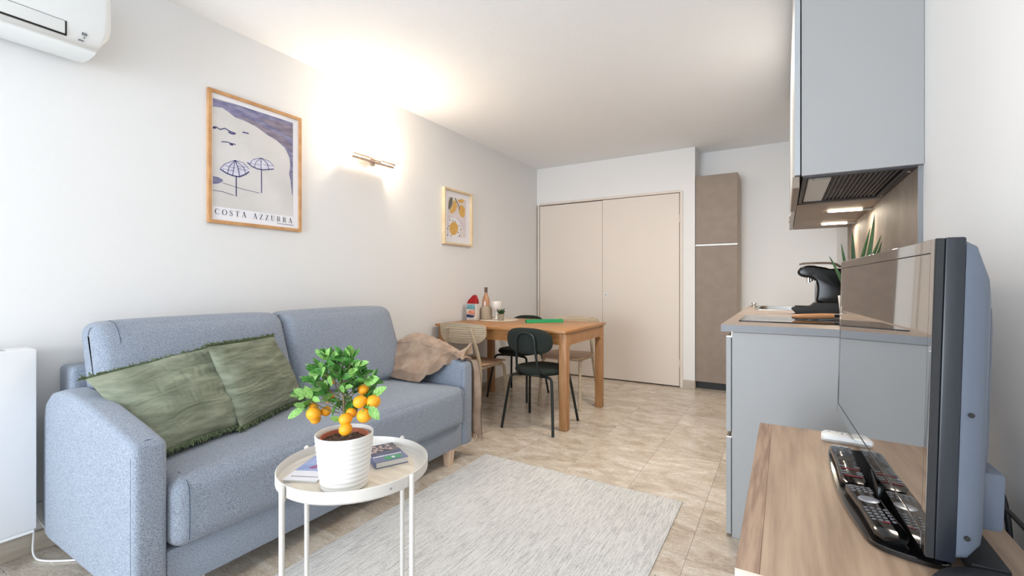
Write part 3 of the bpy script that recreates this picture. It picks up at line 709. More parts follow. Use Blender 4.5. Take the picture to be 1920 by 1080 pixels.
part('hanging_end', bm, M['throw'], t, smooth=70)
bm = B(); rnd = random.Random(4)
for k in range(46):
    p = hang(rnd.uniform(0, 10), NV2, 0); tube(bm, [p, p + Vector((rnd.uniform(-.008, .008), rnd.uniform(-.008, .012), -0.02)), p + Vector((rnd.uniform(-.014, .016), rnd.uniform(-.012, .016), -rnd.uniform(.03, .05)))], 0.002, 3, [0.0024, 0.002, 0.0008])
part('fringe', bm, M['throw'], t, kind='stuff')

# ================================================================ rug
bm = B(); NX, NY = 60, 90; RX0, RX1, RY0, RY1 = -1.635, -0.435, 0.70, 2.42
def rp(i, j, s):
    u, v = i / NX, j / NY; x = RX0 + (RX1 - RX0) * u; y = RY0 + (RY1 - RY0 - 0.03 * u) * v
    if v > 0.98: y += 0.006 * noise.noise(Vector((u * 9, 0, 2)))
    z = 0.0075 + 0.0018 * noise.noise(Vector((x * 5, y * 5, 0))) if s else 0.0006
    if s and (i in (0, NX) or j in (0, NY)): z = 0.005
    return (x, y, z)
T_ = [[bm.verts.new(rp(i, j, 1)) for j in range(NY + 1)] for i in range(NX + 1)]; L_ = [[bm.verts.new(rp(i, j, 0)) for j in range(NY + 1)] for i in range(NX + 1)]
for i in range(NX):
    for j in range(NY): bm.faces.new([T_[i][j], T_[i + 1][j], T_[i + 1][j + 1], T_[i][j + 1]]); bm.faces.new([L_[i][j], L_[i][j + 1], L_[i + 1][j + 1], L_[i + 1][j]])
for i in range(NX):
    for j in (0, NY): bm.faces.new([T_[i][j], T_[i + 1][j], L_[i + 1][j], L_[i][j]])
for j in range(NY):
    for i in (0, NX): bm.faces.new([T_[i][j], T_[i][j + 1], L_[i][j + 1], L_[i][j]])
rug = solo('rug', bm, M['rug'], (-1.035, 1.55, 0), 'flat woven light grey striped rug on the marble floor before the sofa', 'rug')
bm = B(); rnd = random.Random(9)
for k in range(320):
    x = RX0 + (RX1 - RX0) * (k + rnd.random()) / 320; u = (x - RX0) / (RX1 - RX0); y = RY1 - 0.03 * u
    tube(bm, [(x, y - 0.003, 0.004), (x + rnd.uniform(-.003, .003), y + rnd.uniform(.002, .007), 0.002)], 0.0013, 3)
part('fringe', bm, M['rug'], rug, kind='stuff')

# ================================================================ tray table
TC = (-1.173, 0.993)
t = thing('tray_table', 'round warm white metal tray table with thin tube legs beside the sofa', 'side table', (TC[0], TC[1], 0))
R_ = 0.2275
part('tray', lathe(B(), [(0, 0.4955), (R_ - 0.008, 0.4955), (R_, 0.503), (R_, 0.532), (R_ - 0.0025, 0.534), (R_ - 0.004, 0.532), (R_ - 0.005, 0.506), (R_ - 0.011, 0.4995), (0.19, 0.4992), (0.187, 0.5008), (0, 0.5008)], 72, TC), M['white_metal'], t)
part('tray_inlay', lathe(B(), [(0, 0.5014), (0.186, 0.5014), (0.186, 0.5009)], 64, TC), M['tray_top'], t, 'beige grained inlay')
legs = [(-0.018, -0.2375), (0.2375, 0.006), (-0.2375, -0.006), (-0.026, 0.237)]
R0 = 0.0062
for dx, dy in legs:
    k = 0.2365 / math.hypot(dx, dy) ; x, y = TC[0] + dx * k, TC[1] + dy * k
    b = tube(B(), [(x, y, 0.012), (x, y, 0.533), (x, y, 0.538)], 0.0078, 12, [0.0078, 0.0078, 0.004])
    part('leg', b, M['white_metal'], t)
P4 = [(TC[0] + dx * 0.2365 / math.hypot(dx, dy), TC[1] + dy * 0.2365 / math.hypot(dx, dy)) for dx, dy in legs]
for a, b_ in ((0, 2), (1, 3)):
    for z in (0.488, ):
        part('brace', tube(B(), [(P4[a][0], P4[a][1], z), (P4[b_][0], P4[b_][1], z)], 0.0055, 8), M['white_metal'], t)
    mid = ((P4[a][0] + P4[b_][0]) / 2 * 0.86 + TC[0] * 0.14, (P4[a][1] + P4[b_][1]) / 2 * 0.86 + TC[1] * 0.14)
    part('foot_bar', tube(B(), smooth_pts([(P4[a][0], P4[a][1], 0.016), (mid[0], mid[1], 0.016), (P4[b_][0], P4[b_][1], 0.016)], 2), 0.0065, 8), M['white_metal'], t)
for dx, dy in (legs[1],):
    part('screw', tube(B(), [(TC[0] + 0.219, TC[1] - 0.062, 0.517), (TC[0] + 0.222, TC[1] - 0.063, 0.517)], 0.003, 8), M['chrome'], t)

# ---------------------------------------------------------------- books on the tray
def slab(bm, c4, z0, z1, f=lambda p: p):
    A_ = [bm.verts.new((x, y, z0)) for x, y in c4]; B_ = [bm.verts.new((x, y, z1)) for x, y in c4]
    bm.faces.new(A_[::-1]); bm.faces.new(B_)
    for i in range(4): bm.faces.new([A_[i], A_[(i + 1) % 4], B_[(i + 1) % 4], B_[i]])
    return bm
def quad_uv(c4):
    a, b_, c, d = [Vector(p) for p in c4]
    return lambda u, v: a * (1 - u) * (1 - v) + b_ * u * (1 - v) + c * u * v + d * (1 - u) * v
c4 = [(-1.117, 1.030), (-1.046, 1.130), (-1.186, 1.212), (-1.246, 1.112)]
# thick guidebook: order near-left, near-right, far-right, far-left
c4 = [(-1.120, 1.030), (-1.073, 1.128), (-1.217, 1.197), (-1.264, 1.099)]
t = thing('guidebook', 'thick guidebook with navy photo cover and green badge, behind the plant pot', 'book', (-1.17, 1.12, 0.502))
part('pages', slab(B(), [tuple(quad_uv(c4)(u, v)) for u, v in ((0.02, 0.01), (0.985, 0.01), (0.985, 0.99), (0.02, 0.99))], 0.5036, 0.5196), M['pages'], t, 'white page block')
q = quad_uv(c4)
part('cover', slab(slab(slab(B(), c4, 0.5198, 0.5212), c4, 0.5016, 0.5034), [tuple(q(0, 0)), tuple(q(0.015, 0)), tuple(q(0.015, 1)), tuple(q(0, 1))], 0.5034, 0.5198), M['cover_blue'], t)
def patch(u0, u1, v0, v1, z, m, name, lab=None, bmx=None):
    b = slab(bmx or B(), [tuple(q(u, v)) for u, v in ((u0, v0), (u1, v0), (u1, v1), (u0, v1))], z, z + 0.0004)
    return b if bmx else part(name, b, m, t, lab)
patch(0.0, 1.0, 0.37, 0.54, 0.5213, M['cover_navy'], 'cover_band')
patch(0.0, 1.0, 0.56, 0.98, 0.5213, M['cover_photo'], 'cover_photo')
patch(0.34, 0.84, 0.05, 0.23, 0.5213, M['badge'], 'badge', 'green badge')
patch(0.55, 0.64, 0.10, 0.18, 0.5218, M['cover_white'], 'badge_mark')
bm = B(); rnd = random.Random(5); u = 0.06
while u < 0.92:
    wd = rnd.uniform(0.03, 0.055); slab(bm, [tuple(q(a, b_)) for a, b_ in ((u, 0.27), (u + wd, 0.27), (u + wd, 0.325), (u, 0.325))], 0.5213, 0.5217); u += wd + 0.022
part('cover_lettering', bm, M['cover_white'], t, 'blurred white lettering', kind='stuff')
c4 = [(-1.293, 0.822), (-1.194, 0.868), (-1.276, 1.043), (-1.375, 0.997)]; q = quad_uv(c4)
t = thing('magazine', 'thin white and blue magazine under the left side of the plant pot', 'magazine', (-1.28, 0.93, 0.502))
part('pages', slab(B(), [tuple(q(a, b_)) for a, b_ in ((0.01, 0.01), (0.99, 0.01), (0.99, 0.99), (0.01, 0.99))], 0.5018, 0.5066), M['pages'], t)
part('cover', slab(B(), c4, 0.5067, 0.5076), M['cover_white'], t)
patch(0.0, 1.0, 0.36, 0.99, 0.5077, M['cover_sky'], 'cover_photo')
bm = B(); f3 = lambda p: (q(p[0], p[1]).x, q(p[0], p[1]).y, 0.5083)
flat(bm, [(0.30, 0.46), (0.48, 0.42), (0.68, 0.55), (0.9, 0.6), (0.82, 0.74), (0.6, 0.68), (0.42, 0.62)], f3)
part('cover_picture', bm, M['magenta'], t)
bm = B(); u = 0.12; rnd = random.Random(8)
while u < 0.88:
    wd = rnd.uniform(0.02, 0.045); slab(bm, [tuple(q(a, b_)) for a, b_ in ((u, 0.13), (u + wd, 0.13), (u + wd, 0.155), (u, 0.155))], 0.5077, 0.508); u += wd + 0.014
part('cover_lettering', bm, M['key'], t, 'blurred grey lettering', kind='stuff')

# ---------------------------------------------------------------- citrus tree in a pot
PC = (-1.112, 0.903)
t = thing('citrus_tree', 'small citrus tree with ripe oranges in a ribbed white ceramic pot on the tray table', 'plant', (PC[0], PC[1], 0.502))
pr = [(0, 0.5022), (0.060, 0.5022), (0.0655, 0.506)]
for k in range(1, 61):
    z = 0.506 + 0.148 * k / 60; r = 0.0655 + 0.0165 * (k / 60) ** 0.9 + (0.0011 * math.sin(k / 60 * 2 * PI * 11) if 3 < k < 56 else 0)
    pr.append((r, z))
pr += [(0.0820, 0.657), (0.0805, 0.6585), (0.0785, 0.657), (0.0765, 0.64), (0.072, 0.60), (0, 0.60)]
bm = lathe(B(), pr, 64, PC)
for v in bm.verts:   # slanting ribs
    if 0.51 < v.co.z < 0.645:
        a = math.atan2(v.co.y - PC[1], v.co.x - PC[0]); s = 1 + 0.006 * math.sin(a * 3 + v.co.z * 60)
        v.co.x = PC[0] + (v.co.x - PC[0]) * s; v.co.y = PC[1] + (v.co.y - PC[1]) * s
part('cover_pot', bm, M['pot_white'], t, 'ribbed white ceramic pot', smooth=60)
part('inner_pot', lathe(B(), [(0.055, 0.602), (0.067, 0.648), (0.0685, 0.650), (0.0665, 0.651), (0.0645, 0.649), (0.0610, 0.625), (0.052, 0.604)], 40, (PC[0] + 0.003, PC[1] - 0.002)), M['terra'], t, 'terracotta inner pot')
bm = B(); n = 22
G = [[None] * (n + 1) for _ in range(n + 1)]
for i in range(n + 1):
    for j in range(n + 1):
        u, v = i / n * 2 - 1, j / n * 2 - 1
        x, y = u * math.sqrt(1 - v * v / 2) * 0.0635, v * math.sqrt(1 - u * u / 2) * 0.0635
        G[i][j] = bm.verts.new((PC[0] + 0.003 + x, PC[1] - 0.002 + y, 0.637 + 0.006 * noise.noise(Vector((x * 90, y * 90, 3))) + 0.003 * noise.noise(Vector((x * 250, y * 250, 1)))))
for i in range(n):
    for j in range(n): bm.faces.new([G[i][j], G[i + 1][j], G[i + 1][j + 1], G[i][j + 1]])
part('soil', bm, M['soil'], t, kind='stuff')
CR = Vector((math.cos(math.atan(510 / 856)), math.sin(math.atan(510 / 856)), 0)); CD = Vector((-CR.y, CR.x, 0)); UZ = Vector((0, 0, 1))
PB = Vector((PC[0], PC[1], 0.0))
def L(px, py, d=0.0):   # local layout of the crown: across, up, deep (metres at the pot's distance)
    zc = 1.3448 + d; sc = zc / 856
    off = (px - 648) * sc + (648 - 960) * sc + 312 * 1.3448 / 856
    return PB + CR * off + CD * d + UZ * (1.098 - (py - 530) * sc)
bark = B()
tr = [L(646, 812) - UZ * 0.012, L(648, 795, .002), L(647, 770, -.002), L(646, 740, 0), L(642, 710, .004)]
tube(bark, tr, 0.004, 8, [0.0058, 0.0048, 0.0042, 0.0035, 0.0025]); part('trunk', bark, M['bark'], t)
oranges = [(590, 776, 64, -.02), (593, 785, 48, -.005), (590, 763, 42, .005), (613, 771, 46, .01), (650, 786, 57, -.035), (661, 774, 47, -.012), (650, 805, 57, -.045), (677, 753, 60, -.03), (702, 753, 63, -.02), (685, 779, 64, -.035), (683, 730, 50, .0), (642, 702, 22, .02), (625, 716, 24, .015), (624, 744, 28, .03), (617, 751, 24, .025)]
bm = bmesh.new(); bmesh.ops.create_uvsphere(bm, u_segments=20, v_segments=14, radius=1)
for v in bm.verts: v.co.z *= 0.93; v.co.z -= 0.07 * math.exp(-((v.co.x ** 2 + v.co.y ** 2) * 14)) * (1 if v.co.z > 0 else -0.6)
om = finish(bm, 'orange', M['orange'], 60)
bm = bmesh.new(); lathe(bm, [(0, 1.0), (0.13, 0.99), (0.16, 0.93), (0, 0.9)], 8); cm = finish(bm, 'calyx', M['leaf2'], 60)
def add_inst(me, name, parent, mtx, label=None):
    o = bpy.data.objects.new(name, me); COL.objects.link(o); o.parent = parent
    g = ORG[parent.name]; o.matrix_local = Matrix.Translation(-g) @ mtx; ORG[o.name] = g
    if label: o['label'] = label
    return o
rnd = random.Random(21)
tips = []
for px, py, dd, dep in oranges:
    r = dd / 4.91 * 1.3448 / 856 * 1.04; p = L(px, py, dep)
    rot = Matrix.Rotation(rnd.uniform(-.5, .5), 4, 'X') @ Matrix.Rotation(rnd.uniform(-.5, .5), 4, 'Y')
    oo = add_inst(om, 'orange', t, Matrix.Translation(p) @ rot @ Matrix.Scale(r, 4)); cc = add_inst(cm, 'calyx', t, Matrix.Translation(p) @ rot @ Matrix.Scale(r, 4))
    cc.parent = oo; cc.matrix_local = Matrix.Identity(4)
def leafmesh(m, w_, fold, curl):
    bm = bmesh.new(); n = 5; rows = []
    for i in range(n + 1):
        u = i / n; wd = w_ * math.sin(PI * min(1, u * 0.94 + 0.05)) ** 0.75 if 0 < i < n else 0.01
        z = -curl * u * u
        rows.append([bm.verts.new((u, -wd, z + fold * wd)), bm.verts.new((u, 0, z)), bm.verts.new((u, wd, z + fold * wd))])
    for a, b_ in zip(rows, rows[1:]):
        for k in range(2): bm.faces.new([a[k], a[k + 1], b_[k + 1], b_[k]])
    bmesh.ops.recalc_face_normals(bm, faces=bm.faces[:])
    r = bmesh.ops.extrude_face_region(bm, geom=bm.faces[:]); bmesh.ops.translate(bm, verts=[v for v in r['geom'] if isinstance(v, bmesh.types.BMVert)], vec=(0, 0, -0.012))
    return finish(bm, 'leaf', m, 60)
lms = [leafmesh(M['leaf'], 0.21, 0.35, 0.12), leafmesh(M['leaf'], 0.24, 0.5, 0.25), leafmesh(M['leaf'], 0.19, 0.2, 0.02)]
lly = [leafmesh(M['leaf2'], 0.23, 0.3, 0.10), leafmesh(M['leaf2'], 0.27, 0.15, 0.05)]
def place_leaf(me, p, d, length, roll):
    x = d.normalized(); z = (UZ - x * UZ.dot(x)); z = z.normalized() if z.length > 0.05 else CD; y = z.cross(x)
    m3 = Matrix((x, y, z)).transposed().to_4x4()
    return add_inst(me, 'leaf', t, Matrix.Translation(p) @ m3 @ Matrix.Rotation(roll, 4, 'X') @ Matrix.Scale(length, 4))
nodes = []
for (px, py, dep) in [(612, 668, 0), (625, 672, .01), (600, 690, .0), (592, 712, .005), (575, 738, -.01), (585, 752, 0), (612, 700, -.02), (630, 690, -.02), (650, 684, .01), (668, 690, .015), (682, 700, .0), (696, 712, -.005), (640, 712, -.03), (660, 712, -.025), (618, 728, -.015), (600, 735, -.01), (650, 732, -.01), (672, 728, .01), (640, 750, .01), (662, 752, .01), (690, 735, .01), (628, 708, .03), (655, 700, .035), (680, 715, .03), (605, 715, .03), (645, 670, -.005), (660, 672, 0), (625, 740, .03), (690, 745, -.01)]:
    p = L(px, py, dep); nodes.append(p)
    base = L(645 + (px - 645) * 0.1, min(775, max(725, py + 30)), 0)
    midp = (base + p) / 2 + Vector((rnd.uniform(-.008, .008), rnd.uniform(-.008, .008), -.004))
    part('branch', tube(B(), smooth_pts([base, midp, p], 1), 0.0014, 5, [0.0022, 0.0019, 0.0015, 0.0011][:4] if len(smooth_pts([base, midp, p], 1)) == 4 else None), M['bark'], t)
ctr = L(645, 735, 0)
for p in nodes:
    for k in range(10):
        o_ = (p - ctr).normalized() * 0.7 + Vector((rnd.uniform(-1, 1), rnd.uniform(-1, 1), rnd.uniform(-.6, .9)))
        place_leaf(rnd.choice(lms) if rnd.random() < 0.72 else lly[0], p + Vector((rnd.uniform(-.008, .008), rnd.uniform(-.008, .008), rnd.uniform(-.012, .006))), o_, rnd.uniform(0.027, 0.045), rnd.uniform(-1.2, 1.2))
for (a, b_, m_) in [((578, 742, -.03), (553, 730, -.045), 1), ((585, 748, -.03), (574, 725, -.05), 1), ((574, 762, -.03), (553, 758, -.045), 1), ((572, 765, -.03), (541, 784, -.05), 0), ((588, 745, -.03), (600, 752, -.05), 0),
        ((613, 670, 0), (593, 657, -.01), 0), ((614, 672, 0), (618, 654, -.02), 0), ((620, 672, 0), (640, 657, -.01), 0), ((604, 705, -.02), (610, 690, -.05), 1), ((622, 724, -.03), (620, 706, -.055), 1), ((597, 703, -.01), (580, 700, -.02), 1),
        ((684, 718, -.01), (711, 709, -.03), 1), ((700, 742, -.01), (724, 726, -.03), 0), ((694, 762, -.05), (712, 786, -.065), 1), ((641, 788, -.03), (622, 783, -.045), 1), ((668, 690, 0), (676, 676, -.01), 0), ((662, 685, 0), (660, 665, .01), 0), ((672, 685, 0), (692, 678, -.01), 0), ((656, 700, -.03), (671, 692, -.05), 0), ((640, 722, -.04), (646, 735, -.055), 0), ((648, 726, -.04), (662, 724, -.055), 0)]:
    p, e = L(*a), L(*b_); d = e - p
    me = lly[1] if m_ else lly[0]; x = d.normalized(); z = (-CD + UZ * 0.6); z = (z - x * z.dot(x)).normalized(); y = z.cross(x)
    add_inst(me, 'leaf', t, Matrix.Translation(p) @ Matrix((x, y, z)).transposed().to_4x4() @ Matrix.Rotation(rnd.uniform(-.3, .3), 4, 'X') @ Matrix.Scale(d.length * 1.03, 4))
# ================================================================ dining table
t = thing('dining_table', 'oak dining table with four square legs standing against the left wall', 'table', (-1.97, 3.49, 0))
for x0, x1 in ((-2.59, -1.7215), (-1.7195, -1.365)):
    part('tabletop_panel', bx(x0, x1, 3.05, 3.93, 0.723, 0.745, 0.003, 2), M['oak'], t)
def tleg(x0, x1, y0, y1): return bx(x0, x1, y0, y1, 0.001, 0.722, 0.006, 3)
for x, y in ((-1.435, 3.085), (-1.435, 3.835), (-2.58, 3.085), (-2.58, 3.835)): part('leg', tleg(x, x + 0.062, y, y + 0.062), M['oak_leg'], t)
def apr_y(x0, x1, y0, y1):   # apron along y with curved corners
    pts = [(y0, 0.722), (y0, 0.58)]
    for k in range(7): a = k / 6 * PI / 2; pts.append((y0 + 0.045 - 0.045 * math.cos(a), 0.585 + 0.045 * math.sin(a)))
    for k in range(7): a = (1 - k / 6) * PI / 2; pts.append((y1 - 0.045 + 0.045 * math.cos(a), 0.585 + 0.045 * math.sin(a)))
    pts += [(y1, 0.58), (y1, 0.722)]
    return prism(B(), pts, 'x', x0, x1)
part('apron', apr_y(-1.405, -1.379, 3.146, 3.836), M['oak_leg'], t); part('apron', apr_y(-2.576, -2.55, 3.146, 3.836), M['oak_leg'], t)
part('apron', bx(-2.519, -1.434, 3.09, 3.112, 0.635, 0.722, 0.002, 1), M['oak'], t); part('apron', bx(-2.519, -1.434, 3.87, 3.892, 0.635, 0.722, 0.002, 1), M['oak'], t)

# ---------------------------------------------------------------- metal chairs with green pads
def metal_chair(label, loc, rz):
    t = thing('dining_chair', label, 'chair', loc, rz, 'dark green metal dining chairs', local=True)
    bm = B(); lathe(bm, [(0, 0.4605), (0.16, 0.459), (0.188, 0.452), (0.197, 0.438), (0.197, 0.428), (0.19, 0.418), (0, 0.416)], 48, (0, 0))
    part('seat', bm, M['green_pad'], t, 'dark green padded round seat', smooth=60)
    part('seat_plate', lathe(B(), [(0, 0.4155), (0.175, 0.4155), (0.175, 0.407), (0, 0.407)], 32), M['green_metal'], t)
    for sx in (-1, 1):
        part('leg', tube(B(), smooth_pts([(sx * 0.09, -0.13, 0.400), (sx * 0.165, -0.155, 0.400), (sx * 0.178, -0.165, 0.36), (sx * 0.215, -0.225, 0.0005)], 2), 0.0105, 10), M['green_metal'], t)
        part('leg', tube(B(), smooth_pts([(sx * 0.09, 0.12, 0.400), (sx * 0.165, 0.145, 0.400), (sx * 0.178, 0.155, 0.36), (sx * 0.218, 0.225, 0.0005)], 2), 0.0105, 10), M['green_metal'], t)
    for y in (-0.13, 0.12): part('seat_frame', tube(B(), [(-0.1, y, 0.400), (0.1, y, 0.400)], 0.008, 8), M['green_metal'], t)
    arch = [(-0.092, -0.10, 0.402), (-0.092, -0.195, 0.402), (-0.088, -0.215, 0.47), (-0.078, -0.238, 0.60), (-0.074, -0.245, 0.715), (0.0, -0.246, 0.735), (0.074, -0.245, 0.715), (0.078, -0.238, 0.60), (0.088, -0.215, 0.47), (0.092, -0.195, 0.402), (0.092, -0.10, 0.402)]
    part('back_frame', tube(B(), smooth_pts(arch, 2), 0.009, 10), M['green_metal'], t)
    bm = B(); NXs, NZs = 32, 14
    def pad(i, j, s):
        a = i / NXs * 2 - 1; b_ = j / NZs * 2 - 1
        mx = max(abs(a), abs(b_)); th_ = math.atan2(b_, a); n_ = 2.7
        Rr = (abs(math.cos(th_)) ** n_ + abs(math.sin(th_)) ** n_) ** (-1 / n_)
        x = 0.192 * mx * Rr * math.cos(th_); z = 0.668 + 0.098 * mx * Rr * math.sin(th_)
        th = 0.017 * max(0, 1 - mx ** 6) ** 0.5
        return Vector((x, -0.214 + 0.95 * x * x - 0.10 * (z - 0.66) + s * th, z))
    G = {}
    for s in (1, -1):
        for i in range(NXs + 1):
            for j in range(NZs + 1):
                G[s, i, j] = G[1, i, j] if s == -1 and (i in (0, NXs) or j in (0, NZs)) else bm.verts.new(pad(i, j, s))
        for i in range(NXs):
            for j in range(NZs): bm.faces.new([G[s, i, j], G[s, i + 1, j], G[s, i + 1, j + 1], G[s, i, j + 1]])
    part('backrest', bm, M['green_pad'], t, 'dark green oval back pad', smooth=60)
    return t
c1 = metal_chair('dark green metal chair with round pad before the near side of the dining table', (-1.625, 3.16, 0), 0.0)
dup(c1, (-2.235, 3.875, 0), PI, 'dark green metal chair on the closet side of the table, mostly behind the tabletop')

# ---------------------------------------------------------------- pale wooden chairs
def wood_chair(label, loc, rz):
    t = thing('dining_chair', label, 'chair', loc, rz, 'pale wooden dining chairs', local=True)
    bm = B(); N = 20
    def sp(i, j, s):
        u, v = i / N * 2 - 1, j / N * 2 - 1
        x, y = u * math.sqrt(1 - 0.30 * v * v) * 0.215, v * math.sqrt(1 - 0.22 * u * u) * 0.21 + 0.005
        z = 0.447 - 0.012 * (1 - u * u) * (1 - v * v) + 0.006 * abs(u) - 0.012 * max(0, v) ** 3
        return (x, y, z + (0.0 if s else -0.013))
    T_ = [[bm.verts.new(sp(i, j, 1)) for j in range(N + 1)] for i in range(N + 1)]; L_ = [[bm.verts.new(sp(i, j, 0)) for j in range(N + 1)] for i in range(N + 1)]
    for i in range(N):
        for j in range(N): bm.faces.new([T_[i][j], T_[i + 1][j], T_[i + 1][j + 1], T_[i][j + 1]]); bm.faces.new([L_[i][j], L_[i][j + 1], L_[i + 1][j + 1], L_[i + 1][j]])
    for i in range(N):
        for j in (0, N): bm.faces.new([T_[i][j], T_[i + 1][j], L_[i + 1][j], L_[i][j]])
        for k in (0, N): bm.faces.new([T_[k][i], T_[k][i + 1], L_[k][i + 1], L_[k][i]])
    part('seat', bm, M['plyseat'], t, 'moulded ply seat', smooth=50)
    for sx in (-1, 1):
        f = tube(B(), smooth_pts([(sx * 0.168, 0.09, 0.415), (sx * 0.178, 0.155, 0.41), (sx * 0.183, 0.17, 0.36), (sx * 0.196, 0.205, 0.0005)], 2), 0.014, 10, None)
        part('leg', f, M['ply'], t)
        bk = [(sx * 0.200, -0.245, 0.0005), (sx * 0.180, -0.185, 0.30), (sx * 0.168, -0.168, 0.43), (sx * 0.150, -0.190, 0.56), (sx * 0.115, -0.232, 0.735)]
        part('rear_leg', tube(B(), smooth_pts(bk, 2), 0.0145, 10), M['ply'], t)
        part('side_rail', bx(min(sx * 0.160, sx * 0.178), max(sx * 0.160, sx * 0.178), -0.16, 0.14, 0.408, 0.432, 0.003, 1), M['ply'], t)
    part('cross_rail', bx(-0.165, 0.165, -0.175, -0.158, 0.408, 0.43, 0.003, 1), M['ply'], t); part('cross_rail', bx(-0.17, 0.17, 0.13, 0.147, 0.408, 0.43, 0.003, 1), M['ply'], t)
    bm = B(); NXs, NZs = 36, 26
    def pb(i, j, s):
        u, v = i / NXs * 2 - 1, j / NZs * 2 - 1
        w_ = 0.228 - 0.055 * max(0, -v) ** 2.2 - 0.028 * max(0, v) ** 8; x = u * w_
        z = 0.695 + v * 0.083 - 0.012 * u * u * max(0, v) + 0.01 * u * u * max(0, -v)
        ribs = 0.0022 * math.cos(v * PI * 9) if abs(v) < 0.8 and abs(u) < 0.9 else 0
        return (x, -0.222 - 0.13 * (z - 0.64) + 1.05 * x * x + (s * 0.0065 + ribs * s), z)
    T_ = [[bm.verts.new(pb(i, j, 1)) for j in range(NZs + 1)] for i in range(NXs + 1)]; L_ = [[bm.verts.new(pb(i, j, -1)) for j in range(NZs + 1)] for i in range(NXs + 1)]
    for i in range(NXs):
        for j in range(NZs): bm.faces.new([T_[i][j], T_[i + 1][j], T_[i + 1][j + 1], T_[i][j + 1]]); bm.faces.new([L_[i][j], L_[i][j + 1], L_[i + 1][j + 1], L_[i + 1][j]])
        for j in (0, NZs): bm.faces.new([T_[i][j], T_[i + 1][j], L_[i + 1][j], L_[i][j]])
    for j in range(NZs):
        for i in (0, NXs): bm.faces.new([T_[i][j], T_[i][j + 1], L_[i][j + 1], L_[i][j]])
    part('backrest', bm, M['ply'], t, 'pale ribbed backrest', smooth=50)
    return t
c3 = wood_chair('pale wooden chair with curved ribbed back tucked in beside the far sofa arm', (-2.232, 3.145, 0), 0.0)
dup(c3, (-1.70, 3.865, 0), PI, 'pale wooden chair on the closet side of the table, nearest the open floor')

# ---------------------------------------------------------------- things on the dining table
TT = 0.7452
t = thing('placemat', 'pale round woven placemat under the bottle and goblet', 'placemat', (-2.33, 3.66, TT))
bm = B()
for k in range(14): lathe(bm, [(0.188 - k * 0.0134, TT + 0.001), (0.182 - k * 0.0134, TT + 0.0045), (0.176 - k * 0.0134, TT + 0.001)], 48, (-2.33, 3.665))
part('woven_rings', bm, M['mat_white'], t, kind='stuff'); part('base', lathe(B(), [(0, TT + 0.0025), (0.186, TT + 0.0025), (0.188, TT + 0.0005), (0, TT + 0.0003)], 48, (-2.33, 3.665)), M['mat_white'], t)
t = thing('food_packet', 'red topped printed food packet beside the bottle on the dining table', 'packet', (-2.508, 3.50, TT))
px0, px1, py0, py1 = -2.572, -2.462, 3.475, 3.535
bm = B(); zs = [(TT + 0.001, 1.0), (TT + 0.004, 1.03), (TT + 0.08, 1.04), (TT + 0.155, 1.0)]
def pring(bm, z, s, sy=1.0, dx=0): 
    cx, cy = (px0 + px1) / 2, (py0 + py1) / 2
    return [bm.verts.new((cx + dx + (x - cx) * s, cy + (y - cy) * s * sy, z)) for x, y in rrect(px0, px1, py0, py1, 0.012, 3)]
def loft(bm, rings, capb=True, capt=True):
    for a, b_ in zip(rings, rings[1:]):
        for k in range(len(a)): bm.faces.new([a[k], a[(k + 1) % len(a)], b_[(k + 1) % len(b_)], b_[k]])
    if capb: bm.faces.new(rings[0][::-1])
    if capt: bm.faces.new(rings[-1])
loft(bm, [pring(bm, z, s) for z, s in zs]); part('bag', bm, M['packet'], t)
bm = B(); loft(bm, [pring(bm, TT + 0.1555, 1.0), pring(bm, TT + 0.185, 0.92, 0.8, 0.006), pring(bm, TT + 0.215, 0.62, 0.5, 0.016), pring(bm, TT + 0.235, 0.36, 0.4, 0.022)]); part('foil_top', bm, M['red_foil'], t, 'crumpled red foil top')
bm = B(); tube(bm, smooth_pts([(-2.505, 3.50, TT + 0.233), (-2.49, 3.502, TT + 0.246), (-2.478, 3.505, TT + 0.238), (-2.482, 3.507, TT + 0.228)], 2), 0.003, 6); part('tie', bm, M['chrome'], t)
def face_y(bm, pts, y): return flat(bm, [(x, z) for x, z in pts], lambda p: (p[0], y, p[1]))
yF = py0 - 0.0022
xs = lambda u: px0 + (px1 - px0) * u
part('printed_band', face_y(B(), [(xs(0.06), TT + 0.105), (xs(0.94), TT + 0.100), (xs(0.94), TT + 0.15), (xs(0.06), TT + 0.15)], yF), M['packet_green'], t)
part('printed_band', face_y(B(), [(xs(0.06), TT + 0.062), (xs(0.94), TT + 0.050), (xs(0.94), TT + 0.098), (xs(0.3), TT + 0.095)], yF), M['packet_orange'], t)
part('printed_band', face_y(B(), [(xs(0.06), TT + 0.028), (xs(0.7), TT + 0.026), (xs(0.94), TT + 0.046), (xs(0.06), TT + 0.058)], yF), M['packet_navy'], t)
t = thing('wine_bottle', 'rose wine bottle in a beige sleeve with taupe capsule on the placemat', 'bottle', (-2.445, 3.62, TT))
bc = (-2.452, 3.628)
part('glass', lathe(B(), [(0, TT + 0.006), (0.034, TT + 0.006), (0.037, TT + 0.02), (0.037, TT + 0.17), (0.036, TT + 0.185), (0.028, TT + 0.212), (0.018, TT + 0.235), (0.0145, TT + 0.25), (0.0145, TT + 0.266), (0, TT + 0.266)], 32, bc), M['bottle_glass'], t, smooth=60)
part('sleeve', lathe(B(), [(0.030, TT + 0.0048), (0.058, TT + 0.005), (0.060, TT + 0.012), (0.060, TT + 0.09), (0.054, TT + 0.112), (0.042, TT + 0.125), (0.0385, TT + 0.132), (0.0375, TT + 0.128)], 32, bc), M['sleeve'], t, 'beige cooler sleeve', smooth=60)
